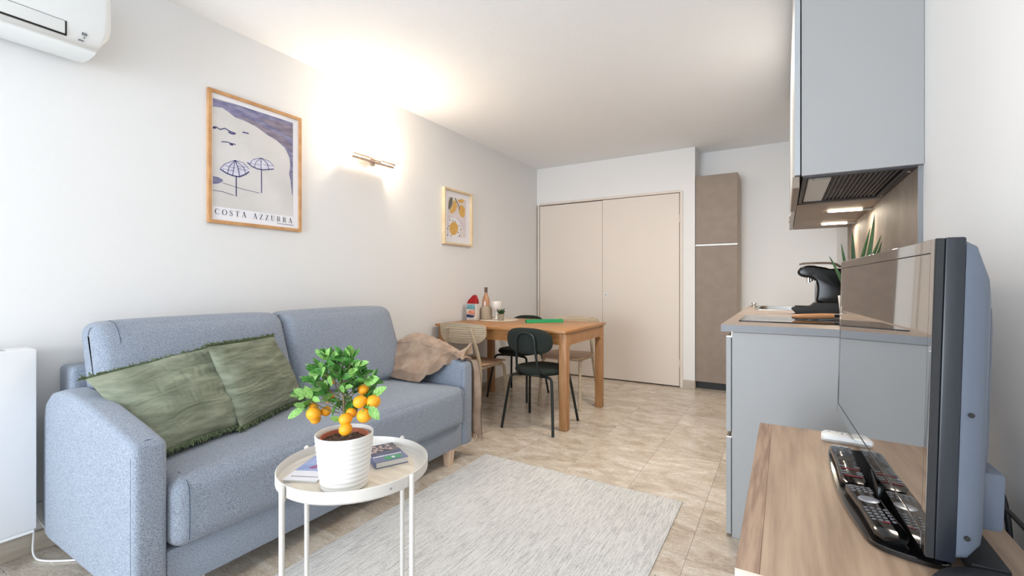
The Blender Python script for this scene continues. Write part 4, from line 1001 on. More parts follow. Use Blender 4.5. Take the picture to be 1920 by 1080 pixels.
part('capsule', lathe(B(), [(0.0152, TT + 0.258), (0.0158, TT + 0.262), (0.0155, TT + 0.298), (0.0165, TT + 0.300), (0.0165, TT + 0.308), (0, TT + 0.309)], 24, bc), M['capsule'], t, 'taupe capsule')
bm = B(); face = [(-0.008, 0.175), (0.008, 0.175), (0.010, 0.15), (0.004, 0.128), (-0.004, 0.128), (-0.010, 0.15)]
flat(bm, face, lambda p: (bc[0] + 0.012 + p[0], bc[1] - 0.0372, TT + p[1])); part('label_tag', bm, M['paper'], t)
t = thing('goblet', 'white goblet with footed stem on the placemat beside the small pot', 'goblet', (-2.33, 3.64, TT))
gc = (-2.328, 3.628)
part('bowl', lathe(B(), [(0, TT + 0.082), (0.018, TT + 0.084), (0.036, TT + 0.10), (0.047, TT + 0.13), (0.048, TT + 0.158), (0.046, TT + 0.178), (0.0435, TT + 0.178), (0.045, TT + 0.155), (0.043, TT + 0.13), (0.03, TT + 0.10), (0, TT + 0.090)], 36, gc), M['goblet'], t, smooth=60)
part('stem', lathe(B(), [(0, TT + 0.0046), (0.030, TT + 0.0048), (0.032, TT + 0.008), (0.016, TT + 0.016), (0.009, TT + 0.04), (0.011, TT + 0.075), (0.018, TT + 0.0835), (0, TT + 0.0835)], 30, gc), M['goblet'], t, smooth=60)
t = thing('succulent_pot', 'tiny grey pot with dark green leaves on the placemat in front of the goblet', 'plant', (-2.235, 3.55, TT))
pc = (-2.243, 3.562)
part('pot', lathe(B(), [(0, TT + 0.0048), (0.028, TT + 0.005), (0.033, TT + 0.06), (0.034, TT + 0.066), (0.030, TT + 0.066), (0.028, TT + 0.055), (0, TT + 0.055)], 28, pc), M['grey_pot'], t)
for k in range(11):
    a = k * 2.4; r = 0.02 + 0.045 * ((k * 7) % 5) / 4; part('leaf', blade((pc[0] + 0.008 * math.cos(a), pc[1] + 0.008 * math.sin(a), TT + 0.055), (pc[0] + 0.012 + r * math.cos(a) * 1.0, pc[1] + r * math.sin(a) * 0.7, TT + 0.095 + 0.008 * (k % 4)), (0, 0, 0.008), 0.010, k), M['small_leaf'], t)
t = thing('green_tube', 'rolled bright green tube lying across the dining table', 'tube', (-1.82, 3.62, TT))
a, b_ = Vector((-1.945, 3.50, TT + 0.0155)), Vector((-1.70, 3.735, TT + 0.0155))
part('roll', tube(B(), [a, b_], 0.0145, 20, cap=False), M['green_gloss'], t); part('inner_roll', tube(B(), [a + (b_ - a) * 0.02, b_ - (b_ - a) * 0.02], 0.010, 16), M['green_light'], t)
d = (b_ - a).normalized(); s_ = Vector((d.y, -d.x, 0)); bm = B()
A_ = [bm.verts.new(p) for p in (a + s_ * 0.011 + UZ * 0.0098, b_ + s_ * 0.011 + UZ * 0.0098, b_ + s_ * 0.034 - UZ * 0.0148, a + s_ * 0.034 - UZ * 0.0148)]
bm.faces.new(A_); part('loose_flap', bm, M['green_gloss'], t)

# ================================================================ sconce
t = thing('wall_sconce', 'lit metal and glass wall light between the two framed pictures', 'lamp', (XL, 2.32, 1.98))
part('backplate', bx(XL + 0.001, XL + 0.016, 2.245, 2.36, 1.965, 2.035, 0.003, 2), M['sconce'], t)
part('arm', (lambda b: (tube(b, [(XL + 0.015, 2.30, 1.975), (XL + 0.10, 2.30, 1.975)], 0.012, 10), box(b, XL + 0.07, XL + 0.10, 2.26, 2.35, 1.965, 1.99, 0.003, 1), b)[-1])(B()), M['sconce'], t)
part('glass_plate', bx(XL + 0.018, XL + 0.128, 2.10, 2.47, 1.952, 1.957, 0.001, 1), M['frost'], t, 'frosted glass plate')
part('rim_bar', bx(XL + 0.129, XL + 0.137, 2.09, 2.47, 1.946, 1.961, 0.001, 1), M['sconce'], t)
part('rim_bar', bx(XL + 0.095, XL + 0.103, 2.13, 2.52, 1.982, 1.994, 0.001, 1), M['sconce'], t)
part('bracket', bx(XL + 0.09, XL + 0.128, 2.25, 2.36, 1.958, 1.978, 0.003, 1), M['sconce'], t)
for y in (2.235, 2.545): part('reflector', bx(XL + 0.055, XL + 0.103, y - 0.003, y + 0.003, 1.995, 2.045, 0.001, 1), M['sconce'], t, 'small upright metal flap')
part('knob', lathe(B(), [(0, 1.925), (0.012, 1.928), (0.018, 1.940), (0.014, 1.951), (0, 1.9515)], 14, (XL + 0.115, 2.28)), M['sconce'], t)
for y in (2.18, 2.44):
    part('bulb', tube(B(), [(XL + 0.075, y - 0.03, 1.982), (XL + 0.075, y + 0.03, 1.982)], 0.006, 10), M['bulb'], t, 'glowing tube bulb')
    point_light('sconce_glow', (XL + 0.07, y, 2.075), 5.0, (1.0, 0.82, 0.62), 0.03)

# ================================================================ pictures
PRINT = [(1.276,2.085),(1.738,2.09),(1.738,1.516),(1.276,1.505)]
CAVE = [(1.276,2.083),(1.326,2.084),(1.399,2.095),(1.499,2.091),(1.598,2.091),(1.738,2.09),(1.738,1.636),(1.731,1.652),(1.722,1.735),(1.713,1.768),(1.722,1.821),(1.715,1.87),(1.686,1.922),(1.633,1.954),(1.573,1.971),(1.515,1.999),(1.444,2.013),(1.395,2.016),(1.355,2.035),(1.326,2.048),(1.276,2.039)]
CAVE2 = [(1.515,2.053),(1.581,2.063),(1.65,2.072),(1.738,2.073),(1.738,1.991),(1.65,2.013),(1.573,2.036)]
CAVE3 = [(1.399,2.03),(1.437,2.038),(1.507,2.027),(1.581,2.006),(1.659,1.991),(1.722,1.957),(1.731,1.908),(1.686,1.931),(1.624,1.96),(1.565,1.977),(1.507,2.0),(1.444,2.017)]
U1 = [(1.391,1.78),(1.373,1.77),(1.34,1.75),(1.315,1.723),(1.31,1.711),(1.319,1.7),(1.337,1.702),(1.348,1.693),(1.366,1.696),(1.377,1.687),(1.395,1.691),(1.412,1.687),(1.425,1.699),(1.441,1.702),(1.451,1.714),(1.466,1.723),(1.469,1.745),(1.456,1.762),(1.429,1.778)]
U2 = [(1.538,1.827),(1.511,1.818),(1.476,1.802),(1.456,1.785),(1.464,1.773),(1.476,1.765),(1.495,1.764),(1.511,1.757),(1.536,1.759),(1.556,1.758),(1.577,1.763),(1.598,1.769),(1.617,1.776),(1.617,1.796),(1.598,1.811),(1.569,1.823)]
LINES = [([(1.391,1.778),(1.358,1.733),(1.351,1.695)],0.0035),([(1.391,1.778),(1.383,1.73),(1.378,1.691)],0.0035),([(1.391,1.778),(1.408,1.736),(1.415,1.691)],0.005),([(1.391,1.778),(1.437,1.75),(1.451,1.712)],0.0035),([(1.391,1.778),(1.34,1.748),(1.313,1.716)],0.003),([(1.391,1.778),(1.437,1.773),(1.468,1.745)],0.003),([(1.312,1.713),(1.348,1.696),(1.378,1.69),(1.414,1.69),(1.452,1.714),(1.468,1.731)],0.007),([(1.397,1.691),(1.397,1.578)],0.006),([(1.538,1.825),(1.507,1.793),(1.499,1.762)],0.003),([(1.538,1.825),(1.538,1.788),(1.538,1.759)],0.0035),([(1.538,1.825),(1.573,1.804),(1.586,1.764)],0.004),([(1.538,1.825),(1.491,1.805),(1.468,1.772)],0.003),([(1.538,1.825),(1.59,1.816),(1.615,1.793)],0.003),([(1.458,1.782),(1.483,1.764),(1.515,1.757),(1.548,1.758),(1.615,1.777)],0.006),([(1.54,1.759),(1.541,1.621)],0.0055),([(1.326,1.64),(1.422,1.626),(1.528,1.619)],0.0025),([(1.276,1.592),(1.326,1.592),(1.384,1.582)],0.003),([(1.326,1.718),(1.362,1.717),(1.388,1.718)],0.002),([(1.337,1.736),(1.366,1.734),(1.391,1.736)],0.002),([(1.406,1.736),(1.437,1.733),(1.46,1.738)],0.002),([(1.403,1.75),(1.429,1.748),(1.448,1.751)],0.002),([(1.476,1.782),(1.507,1.78),(1.536,1.784)],0.002),([(1.548,1.789),(1.581,1.79),(1.607,1.795)],0.002),([(1.277,1.929),(1.294,1.934),(1.312,1.926),(1.337,1.94),(1.362,1.931),(1.395,1.927)],0.006),([(1.355,1.925),(1.373,1.92),(1.391,1.924)],0.008),([(1.277,1.925),(1.291,1.929)],0.01),([(1.431,1.946),(1.452,1.947),(1.466,1.947)],0.007),([(1.319,1.862),(1.348,1.868),(1.369,1.866),(1.394,1.866)],0.005),([(1.362,1.861),(1.38,1.86)],0.01)]
SHADE = [(1.276,1.667),(1.301,1.667),(1.326,1.658),(1.327,1.647),(1.305,1.633),(1.276,1.625)]
TEXT = [(1.281,1.454),(1.736,1.464),(1.281,1.492),(1.736,1.494)]
SMALL = [(1.62,1.443),(1.73,1.442)]
P2F = [(3.202,1.971),(3.628,1.971),(3.628,1.457),(3.202,1.448)]
P2PRINT = [(3.261,1.88),(3.533,1.884),(3.533,1.525),(3.251,1.515)]
P2LEAF = [(3.298,1.88),(3.326,1.882),(3.329,1.835),(3.317,1.804),(3.279,1.757),(3.265,1.779),(3.275,1.844)]
P2L1 = [(3.35,1.862),(3.388,1.85),(3.396,1.803),(3.369,1.764),(3.331,1.735),(3.288,1.738),(3.298,1.772),(3.326,1.811)]
P2L2 = [(3.428,1.82),(3.477,1.833),(3.518,1.808),(3.518,1.747),(3.487,1.713),(3.447,1.723),(3.423,1.753),(3.418,1.788)]
P2L3 = [(3.403,1.87),(3.467,1.889),(3.508,1.886),(3.487,1.853),(3.428,1.847)]
P2BR = [([(3.364,1.882),(3.398,1.845),(3.437,1.788)],0.012)]
P2PLATE = [(3.45,1.611),(3.446,1.585),(3.434,1.56),(3.414,1.538),(3.389,1.52),(3.36,1.507),(3.329,1.501),(3.298,1.502),(3.27,1.51),(3.27,1.676),(3.298,1.689),(3.329,1.696),(3.36,1.697),(3.389,1.69),(3.414,1.678),(3.434,1.659),(3.446,1.637)]
P2OR = [(3.411,1.604),(3.408,1.584),(3.398,1.566),(3.384,1.551),(3.365,1.54),(3.345,1.535),(3.325,1.537),(3.307,1.544),(3.293,1.556),(3.284,1.572),(3.281,1.591),(3.284,1.61),(3.293,1.628),(3.307,1.644),(3.325,1.654),(3.345,1.66),(3.365,1.659),(3.384,1.652),(3.398,1.64),(3.408,1.623)]
P2DOTS = [(3.288,1.665),(3.369,1.668),(3.428,1.627),(3.447,1.602),(3.413,1.565),(3.275,1.617),(3.256,1.586),(3.256,1.533),(3.432,1.537),(3.331,1.67),(3.307,1.526)]

XP = XL + 0.010
def fy(off=0.0): return lambda p: (XP + off, p[0], p[1])
t = thing('framed_poster', 'large oak framed beach umbrella poster reading COSTA AZZURRA above the sofa', 'picture', (XL, 1.52, 1.77))
y0, y1, z0, z1 = 1.250, 1.793, 1.417, 2.133; fw = 0.018
part('frame', (lambda b: (box(b, XL + 0.0005, XL + 0.020, y0, y0 + fw, z0, z1, 0.001, 1), box(b, XL + 0.0005, XL + 0.020, y1 - fw, y1, z0, z1, 0.001, 1), box(b, XL + 0.0005, XL + 0.020, y0 + fw, y1 - fw, z0, z0 + fw, 0.001, 1), box(b, XL + 0.0005, XL + 0.020, y0 + fw, y1 - fw, z1 - fw, z1, 0.001, 1), b)[-1])(B()), M['frame_oak'], t, 'oak frame')
pp = part('paper', bx(XL + 0.004, XP, y0 + fw, y1 - fw, z0 + fw, z1 - fw), M['paper'], t, 'white paper margin')
PY0, PY1, PZ0, PZ1 = 1.276, 1.741, 1.508, 2.090
prn = part('print', flat(B(), [(PY0, PZ0), (PY1, PZ0), (PY1, PZ1), (PY0, PZ1)], fy(0.0004)), M['sand_print'], t, 'pale beach print')
def clampz(P_): return [(min(max(p[0], PY0), PY1), min(p[1], PZ1)) for p in P_]
part('painted_awning', flat(B(), clampz(CAVE), fy(0.0008)), M['blue_print'], prn, 'blue painted overhang')
part('painted_awning', flat(B(), clampz(CAVE2), fy(0.0011)), M['grey_print'], prn, 'mauve brush stroke')
part('painted_awning', flat(B(), clampz(CAVE3), fy(0.0011)), M['grey_print'], prn, 'mauve brush stroke')
part('painted_umbrella', flat(B(), U1, fy(0.0008)), M['pale_blue_print'], prn); part('painted_umbrella', flat(B(), U2, fy(0.0008)), M['pale_blue_print'], prn)
part('painted_shadow', flat(B(), SHADE, fy(0.0008)), M['blue_print'], prn)
bm = B()
for pts, wd in LINES: ribbon(bm, pts, wd, fy(0.0013))
part('ink_lines', bm, M['navy_ink'], prn, 'navy brush lines of the umbrellas', kind='stuff')
def arc(cx, cy, rx, ry, a0, a1, n=18): return [(cx + rx * math.cos(math.radians(a0 + (a1 - a0) * i / n)), cy + ry * math.sin(math.radians(a0 + (a1 - a0) * i / n))) for i in range(n + 1)]
TK, TN = 0.13, 0.035
def glyph(ch):
    if ch == 'O':
        p = arc(0.40, 0.5, 0.36, 0.48, 0, 360, 36); return 0.8, [(p, [TN + (TK - TN) * abs(math.cos(2 * PI * i / 36)) ** 1.5 for i in range(37)])]
    if ch == 'C':
        p = arc(0.40, 0.5, 0.36, 0.48, 48, 312, 30); return 0.76, [(p, [TN + (TK - TN) * max(0, -math.cos(math.radians(48 + 264 * i / 30))) ** 1.2 for i in range(31)]), ([(0.66, 0.68), (0.66, 0.98)], TN), ([(0.66, 0.30), (0.66, 0.04)], TN)]
    if ch == 'S':
        p = [(0.50, 0.80), (0.44, 0.93), (0.30, 0.98), (0.15, 0.93), (0.09, 0.80), (0.12, 0.67), (0.25, 0.57), (0.40, 0.46), (0.50, 0.34), (0.50, 0.17), (0.40, 0.05), (0.26, 0.02), (0.12, 0.07), (0.06, 0.22)]
        return 0.6, [(p, [TN, TN, TN, .06, .09, .11, .13, .13, .11, .09, .06, TN, TN, TN]), ([(0.51, 0.68), (0.51, 0.99)], TN), ([(0.05, 0.32), (0.05, 0.01)], TN)]
    if ch == 'T': return 0.74, [([(0.37, 0.0), (0.37, 1.0)], TK), ([(0.02, 0.98), (0.72, 0.98)], TN), ([(0.03, 0.98), (0.03, 0.74)], TN), ([(0.71, 0.98), (0.71, 0.74)], TN), ([(0.22, 0.015), (0.52, 0.015)], TN)]
    if ch == 'A': return 0.80, [([(0.10, 0.0), (0.39, 1.0)], TN), ([(0.38, 1.0), (0.68, 0.0)], TK), ([(0.20, 0.33), (0.57, 0.33)], TN), ([(0.0, 0.015), (0.22, 0.015)], TN), ([(0.53, 0.015), (0.80, 0.015)], TN)]
    if ch == 'Z': return 0.70, [([(0.10, 0.985), (0.62, 0.985)], TN), ([(0.56, 0.98), (0.12, 0.02)], TK), ([(0.05, 0.015), (0.64, 0.015)], TN), ([(0.10, 0.985), (0.08, 0.74)], TN), ([(0.64, 0.015), (0.66, 0.28)], TN)]
    if ch == 'U': return 0.80, [([(0.16, 1.0), (0.16, 0.34), (0.20, 0.15), (0.30, 0.04), (0.42, 0.02)], [TK, TK, .11, .07, TN]), ([(0.42, 0.02), (0.54, 0.06), (0.62, 0.18), (0.64, 0.36), (0.64, 1.0)], TN), ([(0.02, 0.985), (0.32, 0.985)], TN), ([(0.53, 0.985), (0.76, 0.985)], TN)]
    if ch == 'R': return 0.80, [([(0.16, 0.0), (0.16, 1.0)], TK), ([(0.04, 0.985), (0.36, 0.985), (0.50, 0.93), (0.57, 0.76), (0.50, 0.58), (0.36, 0.52), (0.18, 0.52)], [TN, TN, .08, .13, .08, TN, TN]), ([(0.36, 0.52), (0.50, 0.36), (0.58, 0.10), (0.74, 0.02)], [.10, .12, .12, TN]), ([(0.02, 0.015), (0.32, 0.015)], TN)]
    return 0.5, []
def write(bm, s, y, z, h, total):
    ws = [glyph(c)[0] if c != ' ' else 0.42 for c in s]; gap = (total / h - sum(ws)) / (len(s) - 1)
    x = 0
    for c, wd in zip(s, ws):
        if c != ' ':
            for pts, wt_ in glyph(c)[1]: ribbon(bm, [(y + (x + p[0]) * h, z + p[1] * h) for p in pts], [q_ * h for q_ in wt_] if isinstance(wt_, list) else wt_ * h, fy(0.0012))
        x += wd + gap
    return bm
part('lettering', write(B(), 'COSTA AZZURRA', 1.287, 1.466, 0.031, 0.447), M['ink'], t, 'black serif lettering COSTA AZZURRA')
bm = B(); rnd = random.Random(3); y = 1.636
while y < 1.735:
    wd = rnd.uniform(0.003, 0.008); ribbon(bm, [(y, 1.4545), (y + wd, 1.4545)], 0.004, fy(0.0012)); y += wd + 0.003
part('small_lettering', bm, M['navy_ink'], t, kind='stuff')

t = thing('framed_print', 'small cream framed lemon and plate print beside the wall light', 'picture', (XL, 3.40, 1.70))
y0, y1, z0, z1 = 3.185, 3.612, 1.447, 1.955; fw = 0.016; X1 = XL + 0.036
part('frame', (lambda b: (box(b, XL + 0.0005, X1, y0, y0 + fw, z0, z1, 0.001, 1), box(b, XL + 0.0005, X1, y1 - fw, y1, z0, z1, 0.001, 1), box(b, XL + 0.0005, X1, y0 + fw, y1 - fw, z0, z0 + fw, 0.001, 1), box(b, XL + 0.0005, X1, y0 + fw, y1 - fw, z1 - fw, z1, 0.001, 1), b)[-1])(B()), M['frame_cream'], t, 'deep cream frame')
part('mount', bx(XL + 0.004, XP, y0 + fw, y1 - fw, z0 + fw, z1 - fw), M['paper'], t, 'white mount')
for nm, P_, m_, of in (('print', P2PRINT, 'lilac_print', .0004), ('painted_plate', P2PLATE, 'paper', .0008), ('painted_leaf', P2LEAF, 'olive_print', .0010), ('painted_lemon', P2L1, 'lemon', .0009), ('painted_lemon', P2L2, 'lemon', .0009), ('painted_lemon', P2L3, 'lemon', .0009), ('painted_orange', P2OR, 'lemon', .0011)):
    part(nm, flat(B(), P_, fy(of)), M[m_], t)
bm = B()
for pts, wd in P2BR: ribbon(bm, pts, wd, fy(0.0014))
for i, p in enumerate(P2DOTS): ribbon(bm, [(p[0] - 0.008, p[1]), (p[0] + 0.006, p[1] + 0.006 * (-1) ** i)], 0.010, fy(0.0014))
part('dark_marks', bm, M['olive_print'], t, kind='stuff')

# ================================================================ air conditioner
t = thing('air_conditioner', 'white split air conditioner unit mounted high on the wall near the ceiling', 'air conditioner', (XL, 0.30, 2.15))
AY0, AY1 = -0.08, 0.79
prof = [(XL + 0.001, 2.05), (XL + 0.10, 2.03), (XL + 0.175, 2.032), (XL + 0.198, 2.045), (XL + 0.207, 2.075), (XL + 0.212, 2.13), (XL + 0.214, 2.22), (XL + 0.205, 2.305), (XL + 0.17, 2.335), (XL + 0.001, 2.34)]
bm = B(); prs = smooth_pts([(p[0], p[1], 0) for p in prof], 1, True)
bm = prism(bm, [(p.x, p.y) for p in prs], 'y', AY0, AY1 - 0.0, 0.03, 5)
# the end swells forward: taper the last centimetres towards the wall
for v in bm.verts:
    if v.co.y > AY1 - 0.05:
        k = (v.co.y - (AY1 - 0.05)) / 0.05; zf = max(0, (2.13 - v.co.z) / 0.1); v.co.y -= 0.075 * k * zf * 0.8
part('housing', bm, M['ac'], t, smooth=60)
xf = XL + 0.2115
part('outlet_gap', bx(xf - 0.015, xf + 0.0012, AY0 + 0.06, 0.645, 2.068, 2.124), M['dark'], t, 'dark gap around the louvre')
part('louvre', bx(xf - 0.012, xf + 0.0035, AY0 + 0.062, 0.640, 2.0725, 2.1225, 0.003, 2), M['ac'], t, 'white louvre flap')
part('display', bx(xf - 0.004, xf + 0.0008, 0.690, 0.706, 2.093, 2.103), M['key'], t, 'small dark display window')
part('indicator', bx(xf - 0.006, xf + 0.0006, 0.695, 0.700, 2.082, 2.086), M['key'], t); part('indicator', bx(xf - 0.008, xf - 0.0004, 0.680, 0.696, 2.068, 2.072), M['key'], t)

# ================================================================ radiator, socket, cord
t = thing('wall_heater', 'white panel heater fixed to the wall beside the sofa arm', 'heater', (XL, 0.1, 0.15))
part('panel', bx(XL + 0.03, -2.478, -0.45, 0.575, 0.15, 0.842, 0.004, 2), M['radiator'], t)
part('bottom_lip', bx(XL + 0.03, -2.484, -0.45, 0.57, 0.135, 0.1495, 0.002, 1), M['radiator'], t)
bm = B()
for k in range(10): box(bm, -2.585, -2.505, 0.50 - k * 0.08 - 0.06, 0.50 - k * 0.08, 0.8415, 0.8428)
part('outlet_slots', bm, M['grey_plastic'], t, kind='stuff')
for y in (-0.3, 0.45): part('bracket', bx(XL + 0.0005, XL + 0.03, y, y + 0.04, 0.3, 0.7), M['radiator'], t)
part('foot_strip', bx(XL + 0.05, XL + 0.09, -0.40, 0.55, 0.118, 0.1345), M['white_plastic'], t)
t = thing('wall_socket', 'white wall socket low down between the heater and sofa arm', 'socket', (XL, 0.585, 0.16))
part('plate', bx(XL + 0.0005, XL + 0.018, 0.545, 0.625, 0.12, 0.20, 0.004, 2), M['white_plastic'], t)
t = thing('plugged_cable', 'white power cord looping from the socket down to the floor under the sofa', 'cord', (XL + 0.05, 0.62, 0.0))
part('plug', bx(XL + 0.0185, XL + 0.05, 0.570, 0.602, 0.145, 0.175, 0.006, 2), M['cable_white'], t)
part('cable', tube(B(), smooth_pts([(XL + 0.045, 0.588, 0.152), (XL + 0.055, 0.590, 0.10), (-2.575, 0.585, 0.03), (-2.56, 0.588, 0.006), (-2.52, 0.590, 0.005), (-2.46, 0.62, 0.005), (-2.38, 0.68, 0.005), (-2.25, 0.80, 0.005)], 3), 0.0036, 8), M['cable_white'], t)
part('cable', tube(B(), smooth_pts([(XL + 0.045, 0.598, 0.16), (XL + 0.05, 0.61, 0.13), (-2.57, 0.64, 0.06), (-2.54, 0.70, 0.02), (-2.50, 0.76, 0.006)], 3), 0.003, 8), M['cable_white'], t)

# ================================================================ TV sideboard
ZB = 0.640
t = thing('tv_sideboard', 'pale oak sideboard with white edges along the right wall, holding the television', 'sideboard', (0.14, 1.25, 0))
SX0_, SX1_, SYa, SYb = -0.068, 0.352, 0.815, 1.70
part('top', bx(SX0_ + 0.035, SX1_, SYa, SYb, ZB - 0.030, ZB, 0.0008, 1), M['tv_wood'], t)
part('top_band', bx(SX0_, SX0_ + 0.03492, SYa, SYb, ZB - 0.030, ZB, 0.0008, 1), M['tv_wood2'], t, 'darker oak band along the front edge')
part('end_edge', bx(SX0_, SX1_, SYa - 0.0012, SYa - 0.0001, ZB - 0.030, ZB - 0.0004), M['tv_edge'], t, 'pale end edge')
for y in (SYa + 0.002, (SYa + SYb) / 2, SYb - 0.02): part('upright', bx(SX0_ + 0.02, SX1_ - 0.002, y, y + 0.018, 0.06, ZB - 0.0305), M['unit_edge'], t)
part('bottom', bx(SX0_ + 0.02, SX1_ - 0.002, SYa + 0.02, SYb - 0.02, 0.06, 0.078), M['unit_edge'], t)
part('back_panel', bx(SX1_ - 0.008, SX1_ - 0.002, SYa + 0.02, SYb - 0.02, 0.08, ZB - 0.031), M['unit_edge'], t)
for a, b_ in ((SYa + 0.003, (SYa + SYb) / 2 + 0.007), ((SYa + SYb) / 2 + 0.011, SYb - 0.003)): part('door', bx(SX0_ + 0.001, SX0_ + 0.019, a, b_, 0.064, ZB - 0.034, 0.001, 1), M['unit_edge'], t)
for x in (SX0_ + 0.04, SX1_ - 0.05):
    for y in (SYa + 0.03, SYb - 0.06): part('leg', bx(x, x + 0.03, y, y + 0.03, 0.0005, 0.0595, 0.002, 1), M['kick'], t)

# ================================================================ television
P_near, P_far = Vector((0.1885, 0.906, 0)), Vector((0.1515, 1.797, 0))
U_ = (P_far - P_near).normalized(); Nn = Vector((U_.y, -U_.x, 0))      # U_: along the set, Nn: to its back
TLn = (P_far - P_near).length; Z0_, Z1_ = 0.686, 1.164
lean_ = 0.0125
def tvp(u, d, z):  # u metres from the near end, d metres behind the glass, z height
    k = (z - Z0_) / (Z1_ - Z0_); p = P_near + U_ * u + Nn * (d - lean_ * 0.5 + lean_ * k); return Vector((p.x, p.y, z))
def tvbox(bm, u0, u1, d0, d1, z0, z1, bev=0.0, seg=2):
    t_ = bmesh.new(); box(t_, u0, u1, d0, d1, z0, z1, bev, seg)
    for v in t_.verts: v.co = tvp(v.co.x, v.co.y, v.co.z)
    merge(bm, t_); return bm
t = thing('television', 'flat television with glossy black screen seen edge on, standing on the sideboard', 'television', (0.17, 1.35, ZB))
fr = 0.026
part('screen', tvbox(B(), fr, TLn - fr * 0.8, 0.001, 0.004, Z0_ + 0.03, Z1_ - 0.022), M['screen'], t, 'mirror-like dark screen')
bz = B(); e1 = 0.0
part('edge_strip', tvbox(B(), 0.0005, 0.0065, 0.0, 0.0102, Z0_, Z1_, 0.001, 1), M['black_matte'], t, 'matte black edge strip'); tvbox(bz, 0.0068, fr - 0.0012, 0.0, 0.010, Z0_, Z1_, 0.001, 1); tvbox(bz, TLn - fr * 0.8 + 0.0012, TLn, 0.0, 0.010, Z0_, Z1_, 0.001, 1)
tvbox(bz, fr - 0.0012, TLn - fr * 0.8 + 0.0012, 0.0, 0.010, Z0_, Z0_ + 0.0288, 0.001, 1); tvbox(bz, fr - 0.0012, TLn - fr * 0.8 + 0.0012, 0.0, 0.010, Z1_ - 0.0208, Z1_, 0.001, 1)
part('bezel', bz, M['bezel'], t, 'gloss black bezel')
part('screen_edge', (lambda b: (tvbox(b, fr - 0.0016, fr - 0.0002, 0.0002, 0.003, Z0_ + 0.029, Z1_ - 0.021), tvbox(b, fr, TLn - fr * 0.8, 0.0002, 0.003, Z0_ + 0.0286, Z0_ + 0.0298), tvbox(b, fr, TLn - fr * 0.8, 0.0002, 0.003, Z1_ - 0.0218, Z1_ - 0.0206), b)[-1])(B()), M['kick'], t)
part('rim', tvbox(B(), 0.0, TLn + 0.001, 0.0105, 0.034, Z0_ - 0.001, Z1_ + 0.001, 0.003, 2), M['tv_side'], t, 'dark grey side rim')
bm = B(); ring = []
for (ins, d, zi0, zi1) in ((0.003, 0.0345, 0.003, 0.003), (0.004, 0.048, 0.006, 0.012), (0.020, 0.066, 0.02, 0.055), (0.05, 0.078, 0.03, 0.085)):
    q = []
    for u, z in rrect(ins, TLn - ins, Z0_ + zi0, Z1_ - zi1, 0.012, 4): q.append(bm.verts.new(tvp(u, d, z)))
    ring.append(q)
loft(bm, ring); part('back_shell', bm, M['tv_shell'], t, 'grey blue rear shell', smooth=40)
bm = B(); ring = []
for (ins, d, ziz) in ((0.09, 0.079, 0.0), (0.095, 0.094, 0.006), (0.115, 0.102, 0.03)):
    ring.append([bm.verts.new(tvp(u, d, z)) for u, z in rrect(ins, TLn - ins, Z0_ + 0.10 + ziz, Z1_ - 0.09 - ziz, 0.02, 4)])
loft(bm, ring); part('rear_housing', bm, M['tv_shell'], t, smooth=40)
part('lower_housing', tvbox(B(), 0.085, TLn - 0.085, 0.079, 0.115, Z0_ + 0.022, Z0_ + 0.115, 0.008, 2), M['tv_shell'], t)
for z in (0.905, 0.725):
    a_ = tvp(0.006, 0.046, z); part('screw_hole', tube(B(), [a_ - U_ * 0.0045, a_ + U_ * 0.004], 0.0036, 10), M['kick'], t)
# stand
stand = [(0.100, 1.50), (0.096, 1.27), (0.102, 1.15), (0.122, 1.025), (0.131, 1.000), (0.150, 0.985), (0.215, 0.968), (0.232, 0.985), (0.236, 1.02), (0.225, 1.50), (0.21, 1.52), (0.115, 1.52)]
sm = smooth_pts([(p[0], p[1], 0) for p in stand], 2, True)
part('stand_base', prism(B(), [(p.x, p.y) for p in sm], 'z', ZB + 0.0006, ZB + 0.010, 0.0015, 1), M['black_gloss'], t, 'gloss black glass foot')
part('stand_neck', bx(0.180, 0.212, 1.30, 1.42, ZB + 0.0105, Z0_ + 0.03, 0.004, 2), M['black_gloss'], t)

# ---------------------------------------------------------------- remotes
def remote(name, label, cx, cy, rz, ln, wd, h, m, keys, z=ZB + 0.0104, grp=None, extra=None):
    t = thing(name, label, 'remote', (cx, cy, z), rz, grp, local=True)
    b = B(); n = 14; rings = []
    for i in range(n + 1):
        v = i / n * 2 - 1; w_ = wd / 2 * (1 - 0.10 * (1 - abs(v)) ** 1.5) * (1 - 0.35 * max(0, abs(v) - 0.88) / 0.12); hh = h * (1 - 0.25 * max(0, abs(v) - 0.8) / 0.2)
        y = v * ln / 2
        rings.append([b.verts.new((x, y, zz)) for x, zz in ((-w_, hh * 0.45), (-w_ * 0.72, 0), (w_ * 0.72, 0), (w_, hh * 0.45), (w_ * 0.93, hh * 0.9), (w_ * 0.75, hh), (-w_ * 0.75, hh), (-w_ * 0.93, hh * 0.9))])
    loft(b, rings); part('body', b, m, t, smooth=40)
    for nm, km, rows in keys:
        b = B()
        for (x, y, kw, kl) in rows: box(b, x - kw / 2, x + kw / 2, y - kl / 2, y + kl / 2, h - 0.0003, h + 0.0012, 0.0006, 1)
        part(nm, b, km, t, kind='stuff')
    if extra: extra(t, h)
    return t
g1 = [(x, y, 0.007, 0.005) for x in (-0.016, 0.0, 0.016) for y in (0.105, 0.092, 0.079, 0.066)] + [(x, y, 0.012, 0.004) for x in (-0.014, 0.014) for y in (-0.04, -0.075, -0.088)]
